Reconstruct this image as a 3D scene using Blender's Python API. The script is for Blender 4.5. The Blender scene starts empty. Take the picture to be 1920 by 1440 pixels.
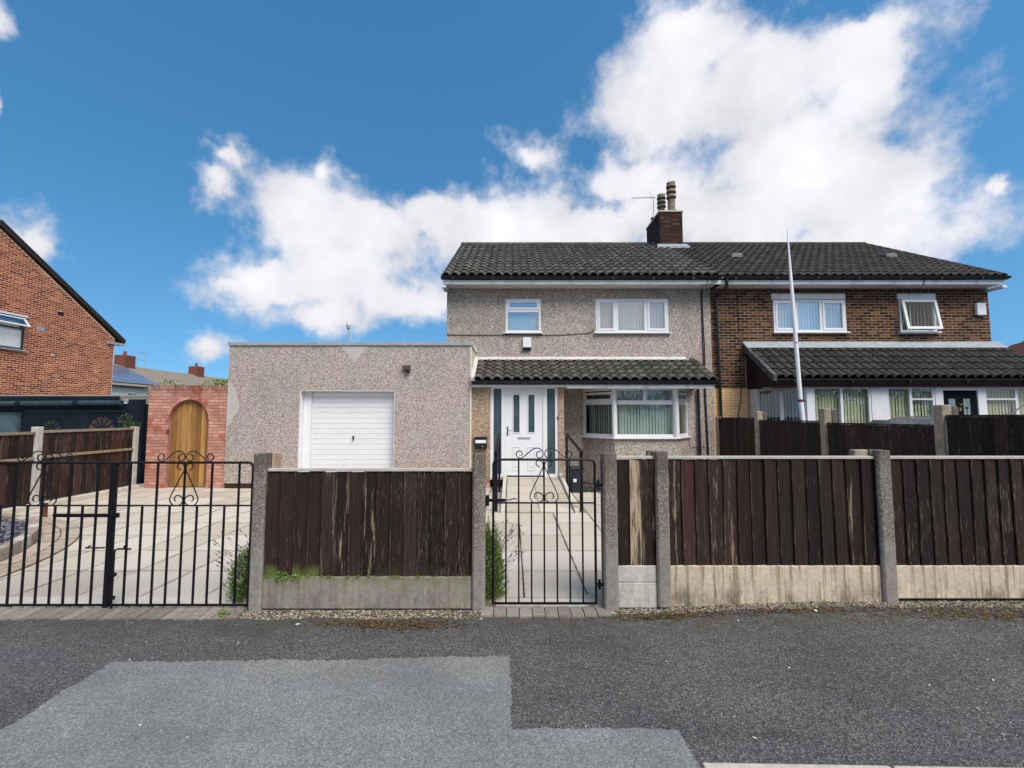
import bpy, bmesh, math, random
from mathutils import Vector, Matrix
R = math.radians
random.seed(7)
scene = bpy.context.scene
C = scene.collection

# ------------------------------------------------------------------ camera
cam_d = bpy.data.cameras.new('camera')
cam_d.sensor_width = 36.0
cam_d.lens = 850.0 / 1920.0 * 36.0
cam_d.clip_start = 0.05
cam_d.clip_end = 2000
cam = bpy.data.objects.new('camera', cam_d)
C.objects.link(cam)
cam.location = (0, 0, 1.70)
cam.rotation_euler = (R(90 + 4.04), 0, 0)
scene.camera = cam

# ------------------------------------------------------------------ light
SUN_EL, SUN_AZ = R(50), R(145)          # azimuth clockwise from +Y (behind the camera, to its right)
sun_d = bpy.data.lights.new('sun', 'SUN')
sun_d.energy = 1.5
sun_d.angle = R(34)
sun_d.color = (1.0, 0.93, 0.83)
sun = bpy.data.objects.new('sun', sun_d)
C.objects.link(sun)
sd = Vector((math.sin(SUN_AZ) * math.cos(SUN_EL), math.cos(SUN_AZ) * math.cos(SUN_EL), math.sin(SUN_EL)))
sun.rotation_euler = sd.to_track_quat('Z', 'Y').to_euler()
sun.location = sd * 60

scene.view_settings.view_transform = 'Standard'
scene.view_settings.look = 'None'
scene.view_settings.exposure = 1.52
scene.view_settings.gamma = 1.0
scene.view_settings.use_curve_mapping = False

# ------------------------------------------------------------------ node helpers
def node(nt, t, ins=None, **props):
    nd = nt.nodes.new(t)
    for k, v in props.items():
        setattr(nd, k, v)
    for k, v in (ins or {}).items():
        s = nd.inputs[k]
        if isinstance(v, bpy.types.NodeSocket):
            nt.links.new(v, s)
        else:
            s.default_value = v
    return nd

def mth(nt, op, a, b=0.0, c=0.0, clamp=False):
    return node(nt, 'ShaderNodeMath', {0: a, 1: b, 2: c}, operation=op, use_clamp=clamp).outputs[0]

def c4(c):
    return (c[0], c[1], c[2], 1.0) if not isinstance(c, bpy.types.NodeSocket) else c

def mixc(nt, f, a, b, blend='MIX'):
    return node(nt, 'ShaderNodeMix', {0: f, 6: c4(a), 7: c4(b)}, data_type='RGBA', blend_type=blend).outputs[2]

def ramp(nt, fac, stops, interp='LINEAR'):
    nd = node(nt, 'ShaderNodeValToRGB', {0: fac})
    cr = nd.color_ramp
    cr.interpolation = interp
    while len(cr.elements) > 1:
        cr.elements.remove(cr.elements[-1])
    for i, (p, c) in enumerate(stops):
        e = cr.elements[0] if i == 0 else cr.elements.new(p)
        e.position = p
        e.color = c4(c) if not isinstance(c, (int, float)) else (c, c, c, 1)
    return nd.outputs[0]

def vec(nt, scale=(1, 1, 1), off=None):
    g = node(nt, 'ShaderNodeNewGeometry').outputs['Position']
    v = node(nt, 'ShaderNodeVectorMath', {0: g, 1: scale}, operation='MULTIPLY').outputs[0]
    if off is not None:
        o = node(nt, 'ShaderNodeVectorMath', {0: off, 1: (37.1, 11.7, 23.3)}, operation='MULTIPLY').outputs[0]
        v = node(nt, 'ShaderNodeVectorMath', {0: v, 1: o}, operation='ADD').outputs[0]
    return v

def noise(nt, v, scale, detail=4, rough=0.55, col=False):
    nd = node(nt, 'ShaderNodeTexNoise', {'Vector': v, 'Scale': scale, 'Detail': detail, 'Roughness': rough})
    return nd.outputs['Color' if col else 'Fac']

def voro(nt, v, scale, out='Color', feature='F1'):
    return node(nt, 'ShaderNodeTexVoronoi', {'Vector': v, 'Scale': scale}, feature=feature).outputs[out]

def sep(nt, v, ax):
    return node(nt, 'ShaderNodeSeparateXYZ', {0: v}).outputs[ax]

def smooth(nt, x, a, b):
    return node(nt, 'ShaderNodeMapRange', {0: x, 1: a, 2: b, 3: 0.0, 4: 1.0}, interpolation_type='SMOOTHSTEP').outputs[0]

def rnd(nt):
    a = node(nt, 'ShaderNodeObjectInfo').outputs['Random']
    b = node(nt, 'ShaderNodeNewGeometry').outputs['Random Per Island']
    return mth(nt, 'FRACT', mth(nt, 'ADD', a, b))

def new_mat(name):
    m = bpy.data.materials.new(name)
    m.use_nodes = True
    nt = m.node_tree
    b = nt.nodes['Principled BSDF']
    return m, nt, b

def bump(nt, b, h, strength=0.5, dist=0.01):
    nd = node(nt, 'ShaderNodeBump', {'Height': h, 'Strength': strength, 'Distance': dist})
    nt.links.new(nd.outputs[0], b.inputs['Normal'])

def setb(nt, b, col=None, rough=0.8, spec=0.3, metal=0.0):
    if col is not None:
        if isinstance(col, bpy.types.NodeSocket):
            nt.links.new(col, b.inputs['Base Color'])
        else:
            b.inputs['Base Color'].default_value = c4(col)
    if isinstance(rough, bpy.types.NodeSocket):
        nt.links.new(rough, b.inputs['Roughness'])
    else:
        b.inputs['Roughness'].default_value = rough
    b.inputs['Specular IOR Level'].default_value = spec
    b.inputs['Metallic'].default_value = metal

# ------------------------------------------------------------------ sky
world = bpy.data.worlds.new('World')
scene.world = world
world.use_nodes = True
wt = world.node_tree
for n_ in list(wt.nodes):
    wt.nodes.remove(n_)
SKY_STRENGTH = 0.072
sky = node(wt, 'ShaderNodeTexSky', sky_type='NISHITA', sun_disc=False, sun_elevation=SUN_EL, sun_rotation=SUN_AZ,
           air_density=1.2, dust_density=0.6, ozone_density=2.5)
wdir = node(wt, 'ShaderNodeTexCoord').outputs['Generated']
lift = node(wt, 'ShaderNodeVectorMath', {0: wdir, 1: (0.0, 0.0, 0.22)}, operation='ADD').outputs[0]
lift = node(wt, 'ShaderNodeVectorMath', {0: lift}, operation='NORMALIZE').outputs[0]
wt.links.new(lift, sky.inputs['Vector'])          # a clear, low-haze horizon
dx, dy, dz = (sep(wt, wdir, i) for i in range(3))
az = mth(wt, 'ARCTAN2', dx, dy)
el = mth(wt, 'ARCSINE', dz)
# clear sky: the physical sky, deepened a little towards the blue of the photograph
clear = node(wt, 'ShaderNodeHueSaturation', {'Hue': 0.49, 'Saturation': 1.3, 'Value': 0.85, 'Color': sky.outputs[0]}).outputs[0]
# cumulus: billows on the sphere of directions, ragged with fractal noise
n1 = noise(wt, wdir, 5.5, 9, 0.60)
n2 = noise(wt, wdir, 17.0, 8, 0.62)
warp = noise(wt, wdir, 6.0, 5, 0.6, col=True)
waz = mth(wt, 'MULTIPLY_ADD', mth(wt, 'SUBTRACT', sep(wt, warp, 0), 0.5), 0.15, az)
wel = mth(wt, 'MULTIPLY_ADD', mth(wt, 'SUBTRACT', sep(wt, warp, 1), 0.5), 0.15, el)
P2 = node(wt, 'ShaderNodeCombineXYZ', {0: waz, 1: wel, 2: 0.0}).outputs[0]
BILLOWS = [(0.39, 0.67, 0.149, 0.071), (0.338, 0.596, 0.153, 0.079), (0.518, 0.594, 0.178, 0.1), (0.672, 0.583, 0.13, 0.067), (0.690, 0.52, 0.080, 0.073), (0.705, 0.562, 0.045, 0.041), (0.583, 0.454, 0.196, 0.126), (0.668, 0.397, 0.115, 0.113), (0.715, 0.301, 0.060, 0.058), (0.735, 0.366, 0.034, 0.062), (0.49, 0.385, 0.216, 0.103), (-0.451, 0.373, 0.137, 0.106), (-0.413, 0.46, 0.061, 0.051), (-0.304, 0.383, 0.175, 0.081), (-0.132, 0.427, 0.154, 0.063), (0.0, 0.389, 0.191, 0.095), (0.055, 0.529, 0.091, 0.045), (0.168, 0.394, 0.197, 0.065), (0.338, 0.428, 0.129, 0.068), (-0.565, 0.237, 0.06, 0.035), (-0.485, 0.258, 0.112, 0.05), (-0.366, 0.283, 0.187, 0.094), (-0.235, 0.25, 0.135, 0.055), (-0.385, 0.206, 0.112, 0.043), (0.262, 0.486, 0.113, 0.048), (-0.585, 0.462, 0.066, 0.056), (-0.608, 0.410, 0.060, 0.062), (-0.82, 0.249, 0.051, 0.058), (-0.876, 0.527, 0.03, 0.037), (-0.594, 0.122, 0.05, 0.044), (-0.854, 0.435, 0.016, 0.018), (0.842, 0.346, 0.015, 0.02), (0.486, 0.288, 0.389, 0.069)]
d_all = None
for (a, e, ra, re) in BILLOWS:
    q = node(wt, 'ShaderNodeVectorMath', {0: P2, 1: (1 / ra, 1 / re, 0), 2: (-a / ra, -e / re, 0)}, operation='MULTIPLY_ADD').outputs[0]
    d = node(wt, 'ShaderNodeVectorMath', {0: q}, operation='LENGTH').outputs['Value']
    if ra * re < 0.0042:
        d = mth(wt, 'ADD', d, 0.32)
    d_all = d if d_all is None else mth(wt, 'SMOOTH_MIN', d_all, d, 0.35)
# the rest of the sky carries on with clouds of the same size and cover
other = mth(wt, 'MULTIPLY_ADD', noise(wt, wdir, 2.2, 3, 0.5), -6.0, 4.0)
out_of_frame = smooth(wt, mth(wt, 'ABSOLUTE', az), 1.0, 1.35)
out_of_frame = mth(wt, 'MAXIMUM', out_of_frame, smooth(wt, el, 0.85, 1.05))
other = mth(wt, 'ADD', other, mth(wt, 'MULTIPLY', mth(wt, 'SUBTRACT', 1.0, out_of_frame), 6.0))
d_all = mth(wt, 'MINIMUM', d_all, other)
f = mth(wt, 'SUBTRACT', 1.0, d_all)
f = mth(wt, 'MULTIPLY', f, mth(wt, 'MULTIPLY_ADD', smooth(wt, f, 0.15, 0.7), 0.9, 1.0))
f = mth(wt, 'MULTIPLY_ADD', mth(wt, 'SUBTRACT', n1, 0.5), 2.3, f)
f = mth(wt, 'MULTIPLY_ADD', mth(wt, 'SUBTRACT', n2, 0.5), 1.1, f)
dens = smooth(wt, f, -0.26, 0.56)
shade = mth(wt, 'MULTIPLY_ADD', mth(wt, 'SUBTRACT', noise(wt, wdir, 7.0, 6, 0.55), 0.5), 0.62, 0.95)
edge = smooth(wt, f, 0.0, 1.1)
ccol = mixc(wt, edge, (3.7, 3.85, 4.3), (4.55, 4.5, 4.7))
ccol = mixc(wt, 1.0, ccol, node(wt, 'ShaderNodeCombineColor', {0: shade, 1: shade, 2: shade}).outputs[0], 'MULTIPLY')
skyc = mixc(wt, dens, clear, ccol)
bg = node(wt, 'ShaderNodeBackground', {'Color': skyc, 'Strength': SKY_STRENGTH})
wo = node(wt, 'ShaderNodeOutputWorld')
wt.links.new(bg.outputs[0], wo.inputs[0])

# ------------------------------------------------------------------ materials
def simple(name, col, rough=0.6, spec=0.4, metal=0.0, var=0.12, scale=6.0, bmp=0.0):
    m, nt, b = new_mat(name)
    v = vec(nt)
    n = noise(nt, v, scale, 5, 0.6)
    d = tuple(x * (1 - var) for x in col)
    l = tuple(min(1, x * (1 + var)) for x in col)
    setb(nt, b, ramp(nt, n, [(0.3, d), (0.7, l)]), rough, spec, metal)
    if bmp:
        bump(nt, b, noise(nt, v, scale * 8, 3), bmp, 0.003)
    return m

def pebbledash(name, stops, tint=(1, 1, 1), dirt=0.25):
    m, nt, b = new_mat(name)
    v = vec(nt)
    c1 = voro(nt, v, 62.0)
    k = sep(nt, c1, 0)
    c = ramp(nt, k, stops, 'CONSTANT')
    mean = [sum(q[1][i] * w_ for q, w_ in zip(stops, (0.17, 0.25, 0.26, 0.20, 0.12))) for i in range(3)]
    c = mixc(nt, 0.30, c, mean)
    fine = noise(nt, v, 50, 3, 0.7)
    c = mixc(nt, 0.33, c, ramp(nt, fine, [(0.32, 0.12), (0.68, 0.88)]), 'OVERLAY')
    big = noise(nt, v, 0.9, 5, 0.6)
    streak = noise(nt, vec(nt, (3.0, 3.0, 0.35)), 1.0, 4, 0.6)
    dm = mth(nt, 'MULTIPLY', smooth(nt, mth(nt, 'ADD', mth(nt, 'MULTIPLY', big, 0.6), mth(nt, 'MULTIPLY', streak, 0.5)), 0.52, 0.72), dirt)
    c = mixc(nt, dm, c, (0.13, 0.115, 0.10))
    hue = noise(nt, v, 1.6, 4, 0.6)
    c = mixc(nt, 1.0, c, ramp(nt, hue, [(0.35, (0.95, 1.0, 0.96)), (0.65, (1.05, 0.985, 0.97))]), 'MULTIPLY')
    c = mixc(nt, 1.0, c, tint, 'MULTIPLY')
    setb(nt, b, c, 0.9, 0.2)
    h = voro(nt, v, 62.0, 'Distance')
    bump(nt, b, h, 0.6, -0.008)
    return m

PD_STOPS = [(0.0, (0.08, 0.065, 0.06)), (0.17, (0.24, 0.20, 0.175)), (0.42, (0.40, 0.345, 0.32)), (0.68, (0.50, 0.455, 0.43)), (0.88, (0.66, 0.62, 0.59))]
PD_LIGHT = [(0.0, (0.13, 0.10, 0.09)), (0.16, (0.33, 0.285, 0.255)), (0.38, (0.47, 0.425, 0.40)), (0.66, (0.57, 0.535, 0.51)), (0.86, (0.70, 0.67, 0.65))]
PD_TAN = [(0.0, (0.10, 0.055, 0.04)), (0.2, (0.26, 0.165, 0.105)), (0.45, (0.38, 0.28, 0.20)), (0.70, (0.46, 0.36, 0.27)), (0.88, (0.60, 0.52, 0.43))]
M_PD = pebbledash('pebbledash_grey', PD_STOPS, (1.04, 1.03, 1.0), dirt=0.32)
M_PDG = pebbledash('pebbledash_pale', PD_LIGHT, (0.84, 0.80, 0.795), dirt=0.2)
M_PDT = pebbledash('pebbledash_tan', PD_TAN, dirt=0.1)

def brick_mat(name, stops, rough=0.9, grain=0.25, soot=None):
    m, nt, b = new_mat(name)
    r = rnd(nt)
    c = ramp(nt, r, stops)
    v = vec(nt)
    g = noise(nt, v, 40, 4, 0.65)
    c = mixc(nt, grain, c, ramp(nt, g, [(0.3, 0.05), (0.7, 0.95)]), 'OVERLAY')
    if soot:
        s = smooth(nt, noise(nt, v, 1.1, 4, 0.6), 0.42, 0.7)
        c = mixc(nt, mth(nt, 'MULTIPLY', s, soot), c, (0.03, 0.02, 0.018))
    setb(nt, b, c, rough, 0.2)
    bump(nt, b, g, 0.4, 0.003)
    return m

M_BRICK_RED = brick_mat('red_orange_brick', [(0.0, (0.09, 0.024, 0.014)), (0.15, (0.17, 0.042, 0.02)), (0.45, (0.25, 0.062, 0.027)), (0.8, (0.33, 0.088, 0.035)), (0.95, (0.40, 0.13, 0.05)), (1.0, (0.46, 0.19, 0.08))])
M_BRICK_DARK = brick_mat('dark_brown_brick', [(0.0, (0.016, 0.009, 0.006)), (0.25, (0.032, 0.015, 0.009)), (0.55, (0.068, 0.028, 0.014)), (0.85, (0.125, 0.052, 0.023)), (0.97, (0.17, 0.08, 0.036)), (0.985, (0.20, 0.12, 0.06)), (1.0, (0.33, 0.21, 0.10))], soot=0.35)
M_BRICK_CHIM = brick_mat('sooty_brick', [(0.0, (0.015, 0.010, 0.009)), (0.5, (0.034, 0.017, 0.013)), (0.9, (0.06, 0.026, 0.018)), (1.0, (0.11, 0.045, 0.027))], soot=0.6)
M_BRICK_CREAM = brick_mat('cream_painted_brick', [(0.0, (0.72, 0.44, 0.22)), (1.0, (0.80, 0.53, 0.29))], 0.75, 0.06)
M_MORT_PALE = simple('pale_mortar', (0.70, 0.44, 0.31), 0.95, 0.1, var=0.15, scale=3)
M_MORT_GREY = simple('grey_brown_mortar', (0.29, 0.215, 0.15), 0.95, 0.1, var=0.3, scale=3)
M_MORT_DARK = simple('sooty_mortar', (0.13, 0.10, 0.08), 0.95, 0.1, var=0.3, scale=3)
M_MORT_CREAM = simple('cream_painted_joint', (0.42, 0.29, 0.15), 0.9, 0.1, var=0.1, scale=3)
M_MORT_PINK = simple('pink_painted_joint', (0.36, 0.17, 0.14), 0.95, 0.1, var=0.25, scale=4)

def mat_pink_brick():
    m, nt, b = new_mat('flaking_pink_painted_brick')
    v = vec(nt)
    r = rnd(nt)
    paint = ramp(nt, r, [(0.0, (0.37, 0.17, 0.13)), (0.5, (0.45, 0.23, 0.18)), (1.0, (0.54, 0.31, 0.25))])
    bare = ramp(nt, r, [(0.0, (0.28, 0.075, 0.04)), (1.0, (0.42, 0.13, 0.07))])
    f = mth(nt, 'ADD', noise(nt, v, 1.9, 6, 0.68), mth(nt, 'MULTIPLY', mth(nt, 'SUBTRACT', r, 0.5), 0.10))
    c = mixc(nt, smooth(nt, f, 0.525, 0.58), paint, bare)
    z = sep(nt, node(nt, 'ShaderNodeNewGeometry').outputs['Position'], 2)
    grime = mth(nt, 'MULTIPLY', smooth(nt, z, 2.12, 2.42), smooth(nt, noise(nt, v, 7, 5, 0.7), 0.35, 0.6))
    c = mixc(nt, mth(nt, 'MULTIPLY', grime, 0.75), c, (0.07, 0.05, 0.045))
    setb(nt, b, c, 0.85, 0.2)
    bump(nt, b, noise(nt, v, 45, 4), 0.4, 0.003)
    return m
M_BRICK_PINK = mat_pink_brick()

def tile_mat(name, dark, light, lichen=0.3):
    m, nt, b = new_mat(name)
    v = vec(nt)
    r = rnd(nt)
    c = ramp(nt, r, [(0.0, dark), (1.0, light)])
    n = noise(nt, v, 9, 6, 0.7)
    c = mixc(nt, mth(nt, 'MULTIPLY', smooth(nt, n, 0.5, 0.7), lichen), c, (0.22, 0.21, 0.185))
    n2_ = noise(nt, v, 30, 3, 0.6)
    c = mixc(nt, 0.3, c, ramp(nt, n2_, [(0.3, 0.15), (0.7, 0.8)]), 'OVERLAY')
    setb(nt, b, c, 0.85, 0.15)
    bump(nt, b, n2_, 0.3, 0.003)
    return m
M_TILE = tile_mat('weathered_grey_roof_tile', (0.052, 0.049, 0.043), (0.112, 0.106, 0.094), 0.5)
M_TILE_B = tile_mat('brown_black_roof_tile', (0.034, 0.029, 0.027), (0.060, 0.052, 0.049), 0.12)
M_TILE_L = tile_mat('dark_grey_roof_tile', (0.027, 0.027, 0.026), (0.050, 0.049, 0.047), 0.25)
M_TILE_RED = tile_mat('red_brown_roof_tile', (0.12, 0.05, 0.04), (0.2, 0.09, 0.07), 0.15)
M_TILE_FAR = tile_mat('grey_brown_far_roof', (0.20, 0.17, 0.135), (0.26, 0.225, 0.18), 0.3)
M_UNDER = simple('roof_underlay', (0.018, 0.018, 0.018), 0.9, 0.1)
M_UPVC = simple('white_plastic', (0.69, 0.70, 0.73), 0.35, 0.5, var=0.03, scale=2)
M_UPVC_OLD = simple('weathered_white_paint', (0.66, 0.67, 0.68), 0.5, 0.4, var=0.14, scale=5)
M_GDOOR = simple('white_garage_door_paint', (0.70, 0.705, 0.72), 0.4, 0.4, var=0.04, scale=3)
M_WHITE_DOOR = simple('white_door_paint', (0.68, 0.695, 0.73), 0.38, 0.5, var=0.03, scale=2)
M_BLACKP = simple('black_plastic', (0.012, 0.012, 0.014), 0.4, 0.4, var=0.2)
M_IRON = simple('black_painted_iron', (0.006, 0.006, 0.009), 0.5, 0.22, var=0.3, scale=20, bmp=0.15)
M_NAVY = simple('navy_paint', (0.006, 0.013, 0.022), 0.7, 0.12, var=0.35, scale=2.5)
M_NAVY_L = simple('blue_grey_weathered_paint', (0.03, 0.048, 0.06), 0.6, 0.2, var=0.5, scale=6)
M_LEAD = simple('lead_flashing', (0.27, 0.30, 0.335), 0.6, 0.4, var=0.2, scale=8, bmp=0.2)
M_MORTAR_W = simple('white_mortar_fillet', (0.50, 0.49, 0.47), 0.9, 0.1, var=0.25, scale=14, bmp=0.5)
M_RENDER_P = simple('pale_smooth_render', (0.42, 0.40, 0.375), 0.9, 0.15, var=0.1, scale=9, bmp=0.3)
M_BEAD = simple('cream_corner_bead', (0.60, 0.55, 0.47), 0.7, 0.3, var=0.1, scale=9)
M_DARKIN = simple('dark_interior', (0.02, 0.02, 0.02), 0.9, 0.1)
M_ROOM = simple('room_wall', (0.25, 0.24, 0.22), 0.9, 0.1)
M_BLIND_W = simple('white_blind_fabric', (0.70, 0.72, 0.72), 0.8, 0.15, var=0.05)
M_BLIND_G = simple('grey_green_blind_fabric', (0.66, 0.71, 0.64), 0.8, 0.15, var=0.06)
M_BLIND_Y = simple('cream_blind_fabric', (0.74, 0.68, 0.46), 0.8, 0.15, var=0.06)
M_MAROON = simple('maroon_paint', (0.10, 0.018, 0.024), 0.5, 0.4, var=0.25)
M_BROWN = simple('dark_brown_cladding', (0.016, 0.010, 0.010), 0.6, 0.3, var=0.3)
M_LEADED = simple('pale_teal_obscure_glass', (0.20, 0.27, 0.29), 0.25, 0.4, var=0.2, scale=9)
M_DKDOOR = simple('black_door_paint', (0.004, 0.006, 0.009), 0.75, 0.08, var=0.2)
M_VERGE = simple('dark_grey_plastic', (0.055, 0.056, 0.066), 0.4, 0.5, var=0.3, scale=5)
M_TERRA = simple('terracotta', (0.22, 0.07, 0.045), 0.8, 0.2, var=0.3, scale=12)
M_POT = simple('stained_buff_pot', (0.17, 0.145, 0.105), 0.8, 0.2, var=0.6, scale=16)
M_METAL = simple('galvanised_metal', (0.42, 0.44, 0.46), 0.45, 0.5, 0.6, var=0.15)
M_RUST = simple('rusty_metal', (0.12, 0.05, 0.03), 0.85, 0.2, var=0.4, scale=30)
M_FLOOD = simple('grey_lamp_casing', (0.15, 0.15, 0.13), 0.5, 0.4)
M_SILVER = simple('silver_car_paint', (0.25, 0.26, 0.29), 0.28, 0.6, 0.6, var=0.02)
M_RUBBER = simple('black_rubber', (0.015, 0.015, 0.015), 0.8, 0.2)
M_WPOLE = simple('white_painted_pole', (0.70, 0.72, 0.76), 0.45, 0.4, var=0.08, scale=5)
M_BIN = simple('dark_blue_plastic', (0.012, 0.018, 0.03), 0.45, 0.4, var=0.15)
M_LABEL = simple('white_label', (0.7, 0.7, 0.7), 0.5, 0.3, var=0.03)
M_BRASS = simple('dull_brass', (0.30, 0.22, 0.10), 0.4, 0.5, 0.7)
M_TRUNK = simple('bark', (0.08, 0.055, 0.035), 0.9, 0.1, var=0.3, scale=20)
M_SOIL = simple('dark_soil', (0.05, 0.04, 0.03), 0.95, 0.1, var=0.4, scale=10)
M_GRASS = simple('grass_ground', (0.06, 0.075, 0.03), 0.95, 0.1, var=0.4, scale=3)
M_FARWHITE = simple('far_white_render', (0.62, 0.64, 0.66), 0.85, 0.2, var=0.06)

def mat_glass(name, base=(0.02, 0.03, 0.035), refl=0.10):
    m = bpy.data.materials.new(name)
    m.use_nodes = True
    nt = m.node_tree
    for n_ in list(nt.nodes):
        nt.nodes.remove(n_)
    t = node(nt, 'ShaderNodeBsdfTransparent', {'Color': (0.84, 0.88, 0.88, 1)})
    g = node(nt, 'ShaderNodeBsdfGlossy', {'Color': (1, 1, 1, 1), 'Roughness': 0.02})
    lw_n = node(nt, 'ShaderNodeLayerWeight', {'Blend': 0.5}).outputs['Facing']
    fac = mth(nt, 'ADD', mth(nt, 'MULTIPLY', mth(nt, 'POWER', lw_n, 5.0), 0.8), refl, clamp=True)
    mx = node(nt, 'ShaderNodeMixShader', {0: fac, 1: t.outputs[0], 2: g.outputs[0]})
    o = node(nt, 'ShaderNodeOutputMaterial')
    nt.links.new(mx.outputs[0], o.inputs[0])
    return m
M_GLASS = mat_glass('window_glass', refl=0.22)
M_GLASS_DK = mat_glass('dim_window_glass', refl=0.045)
M_OBSC = simple('obscure_blue_grey_glass', (0.055, 0.085, 0.10), 0.18, 0.6, var=0.25, scale=3)
M_SOLAR = simple('solar_cell_glass', (0.10, 0.14, 0.22), 0.2, 1.0, var=0.1)

def mat_wood(name, dark, mid, wear_col, wear=0.5, red=0.0, green=False):
    m, nt, b = new_mat(name)
    oi = node(nt, 'ShaderNodeObjectInfo').outputs['Random']
    off = node(nt, 'ShaderNodeCombineXYZ', {0: oi, 1: oi, 2: oi}).outputs[0]
    v = vec(nt, (55, 55, 2.2), off)
    g = noise(nt, v, 1.0, 5, 0.6)
    vv = vec(nt, (26, 26, 1.6), off)
    w = noise(nt, vv, 1.0, 6, 0.72)
    vlow = noise(nt, vec(nt, (1.6, 1.6, 1.0)), 1.0, 3, 0.5)
    c = ramp(nt, g, [(0.3, dark), (0.7, mid)])
    c = mixc(nt, 1.0, c, ramp(nt, oi, [(0.0, (0.5, 0.5, 0.52)), (0.3, (0.8, 0.78, 0.78)), (0.6, (1.15, 1.05, 1.0)), (0.8, (1.45, 1.35, 1.28)), (0.92, (1.6, 1.36, 1.26)), (1.0, (1.9, 1.75, 1.6))]), 'MULTIPLY')
    th = mth(nt, 'SUBTRACT', 0.72, mth(nt, 'MULTIPLY', mth(nt, 'ADD', oi, vlow), 0.11 * wear))
    if wear > 1:
        th = mth(nt, 'SUBTRACT', 0.64 if wear < 1.5 else 0.55, mth(nt, 'MULTIPLY', vlow, 0.16))
    wf = smooth(nt, mth(nt, 'SUBTRACT', w, th), -0.02, 0.10)
    c = mixc(nt, mth(nt, 'MULTIPLY', wf, min(1.0, 0.35 + 0.5 * wear)), c, wear_col)
    fl = noise(nt, vec(nt, (95, 95, 9), off), 1.0, 4, 0.7)
    c = mixc(nt, mth(nt, 'MULTIPLY', smooth(nt, mth(nt, 'ADD', fl, mth(nt, 'MULTIPLY', vlow, 0.45)), 0.84, 0.95), 0.55), c, wear_col)
    gx_ = sep(nt, node(nt, 'ShaderNodeTexCoord').outputs['Generated'], 0)
    ed_ = mth(nt, 'MULTIPLY', smooth(nt, mth(nt, 'SUBTRACT', 1.0, gx_), 0.90, 0.985), smooth(nt, noise(nt, vec(nt, (6, 6, 2.5), off), 1.0, 5, 0.7), 0.48, 0.66))
    c = mixc(nt, mth(nt, 'MULTIPLY', ed_, 0.45), c, wear_col)
    kn = voro(nt, vec(nt, (9, 9, 3.2), off), 1.0, 'Distance')
    c = mixc(nt, mth(nt, 'MULTIPLY', mth(nt, 'SUBTRACT', 1.0, smooth(nt, kn, 0.05, 0.16)), 0.5), c, tuple(x * 2.2 for x in mid))
    if green:
        z = sep(nt, node(nt, 'ShaderNodeNewGeometry').outputs['Position'], 2)
        x = sep(nt, node(nt, 'ShaderNodeNewGeometry').outputs['Position'], 0)
        zz = mth(nt, 'ADD', z, mth(nt, 'MULTIPLY', mth(nt, 'SUBTRACT', noise(nt, vec(nt, (9, 9, 3)), 1.0, 4, 0.6), 0.5), 0.22))
        gl = mth(nt, 'SUBTRACT', 1.0, smooth(nt, zz, 0.29, 0.40))
        gx = mth(nt, 'MULTIPLY', smooth(nt, x, -2.3, -2.1), mth(nt, 'SUBTRACT', 1.0, smooth(nt, x, -1.85, -1.45)))
        gx = mth(nt, 'ADD', gx, 0.12, clamp=True)
        gf = mth(nt, 'MULTIPLY', mth(nt, 'MULTIPLY', gl, gx), 0.85)
        c = mixc(nt, gf, c, (0.10, 0.13, 0.035))
    setb(nt, b, c, 0.8, 0.25)
    bump(nt, b, g, 0.5, 0.004)
    return m
M_WOOD = mat_wood('dark_stained_board', (0.0075, 0.0050, 0.0046), (0.025, 0.0162, 0.0138), (0.20, 0.15, 0.11), 0.45, green=True)
M_WOOD_WORN = mat_wood('dark_board_with_worn_stain', (0.011, 0.0068, 0.006), (0.03, 0.019, 0.0145), (0.27, 0.20, 0.14), 1.35)
M_WOOD_BARE = mat_wood('bare_weathered_board', (0.045, 0.032, 0.022), (0.12, 0.09, 0.062), (0.37, 0.29, 0.20), 1.6)
M_WOOD_RED = mat_wood('red_brown_stained_board', (0.016, 0.0085, 0.007), (0.034, 0.0185, 0.015), (0.22, 0.16, 0.12), 0.5)
M_WOOD_LEFT = mat_wood('brown_stained_board', (0.02, 0.011, 0.0085), (0.048, 0.027, 0.020), (0.25, 0.19, 0.14), 0.6)
M_WOOD_CAP = mat_wood('grey_weathered_rail', (0.17, 0.14, 0.10), (0.33, 0.28, 0.21), (0.45, 0.40, 0.33), 0.8)
M_CAPSTRIP = simple('pale_grey_cap_strip', (0.42, 0.40, 0.37), 0.7, 0.2, var=0.15, scale=8)

def mat_pine():
    m, nt, b = new_mat('golden_pine_board')
    oi = rnd(nt)
    off = node(nt, 'ShaderNodeCombineXYZ', {0: oi, 1: oi, 2: oi}).outputs[0]
    g = noise(nt, vec(nt, (40, 40, 1.8), off), 1.0, 5, 0.6)
    c = ramp(nt, g, [(0.25, (0.18, 0.085, 0.025)), (0.55, (0.32, 0.17, 0.055)), (0.8, (0.44, 0.27, 0.10))])
    c = mixc(nt, 1.0, c, ramp(nt, oi, [(0, (0.62, 0.58, 0.52)), (0.5, (0.95, 0.93, 0.88)), (1, (1.3, 1.3, 1.3))]), 'MULTIPLY')
    k = voro(nt, vec(nt, (5, 5, 2.2), off), 1.4, 'Distance')
    c = mixc(nt, mth(nt, 'MULTIPLY', mth(nt, 'SUBTRACT', 1.0, smooth(nt, k, 0.03, 0.10)), 0.6), c, (0.16, 0.07, 0.025))
    setb(nt, b, c, 0.6, 0.3)
    bump(nt, b, g, 0.3, 0.003)
    return m
M_PINE = mat_pine()

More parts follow.
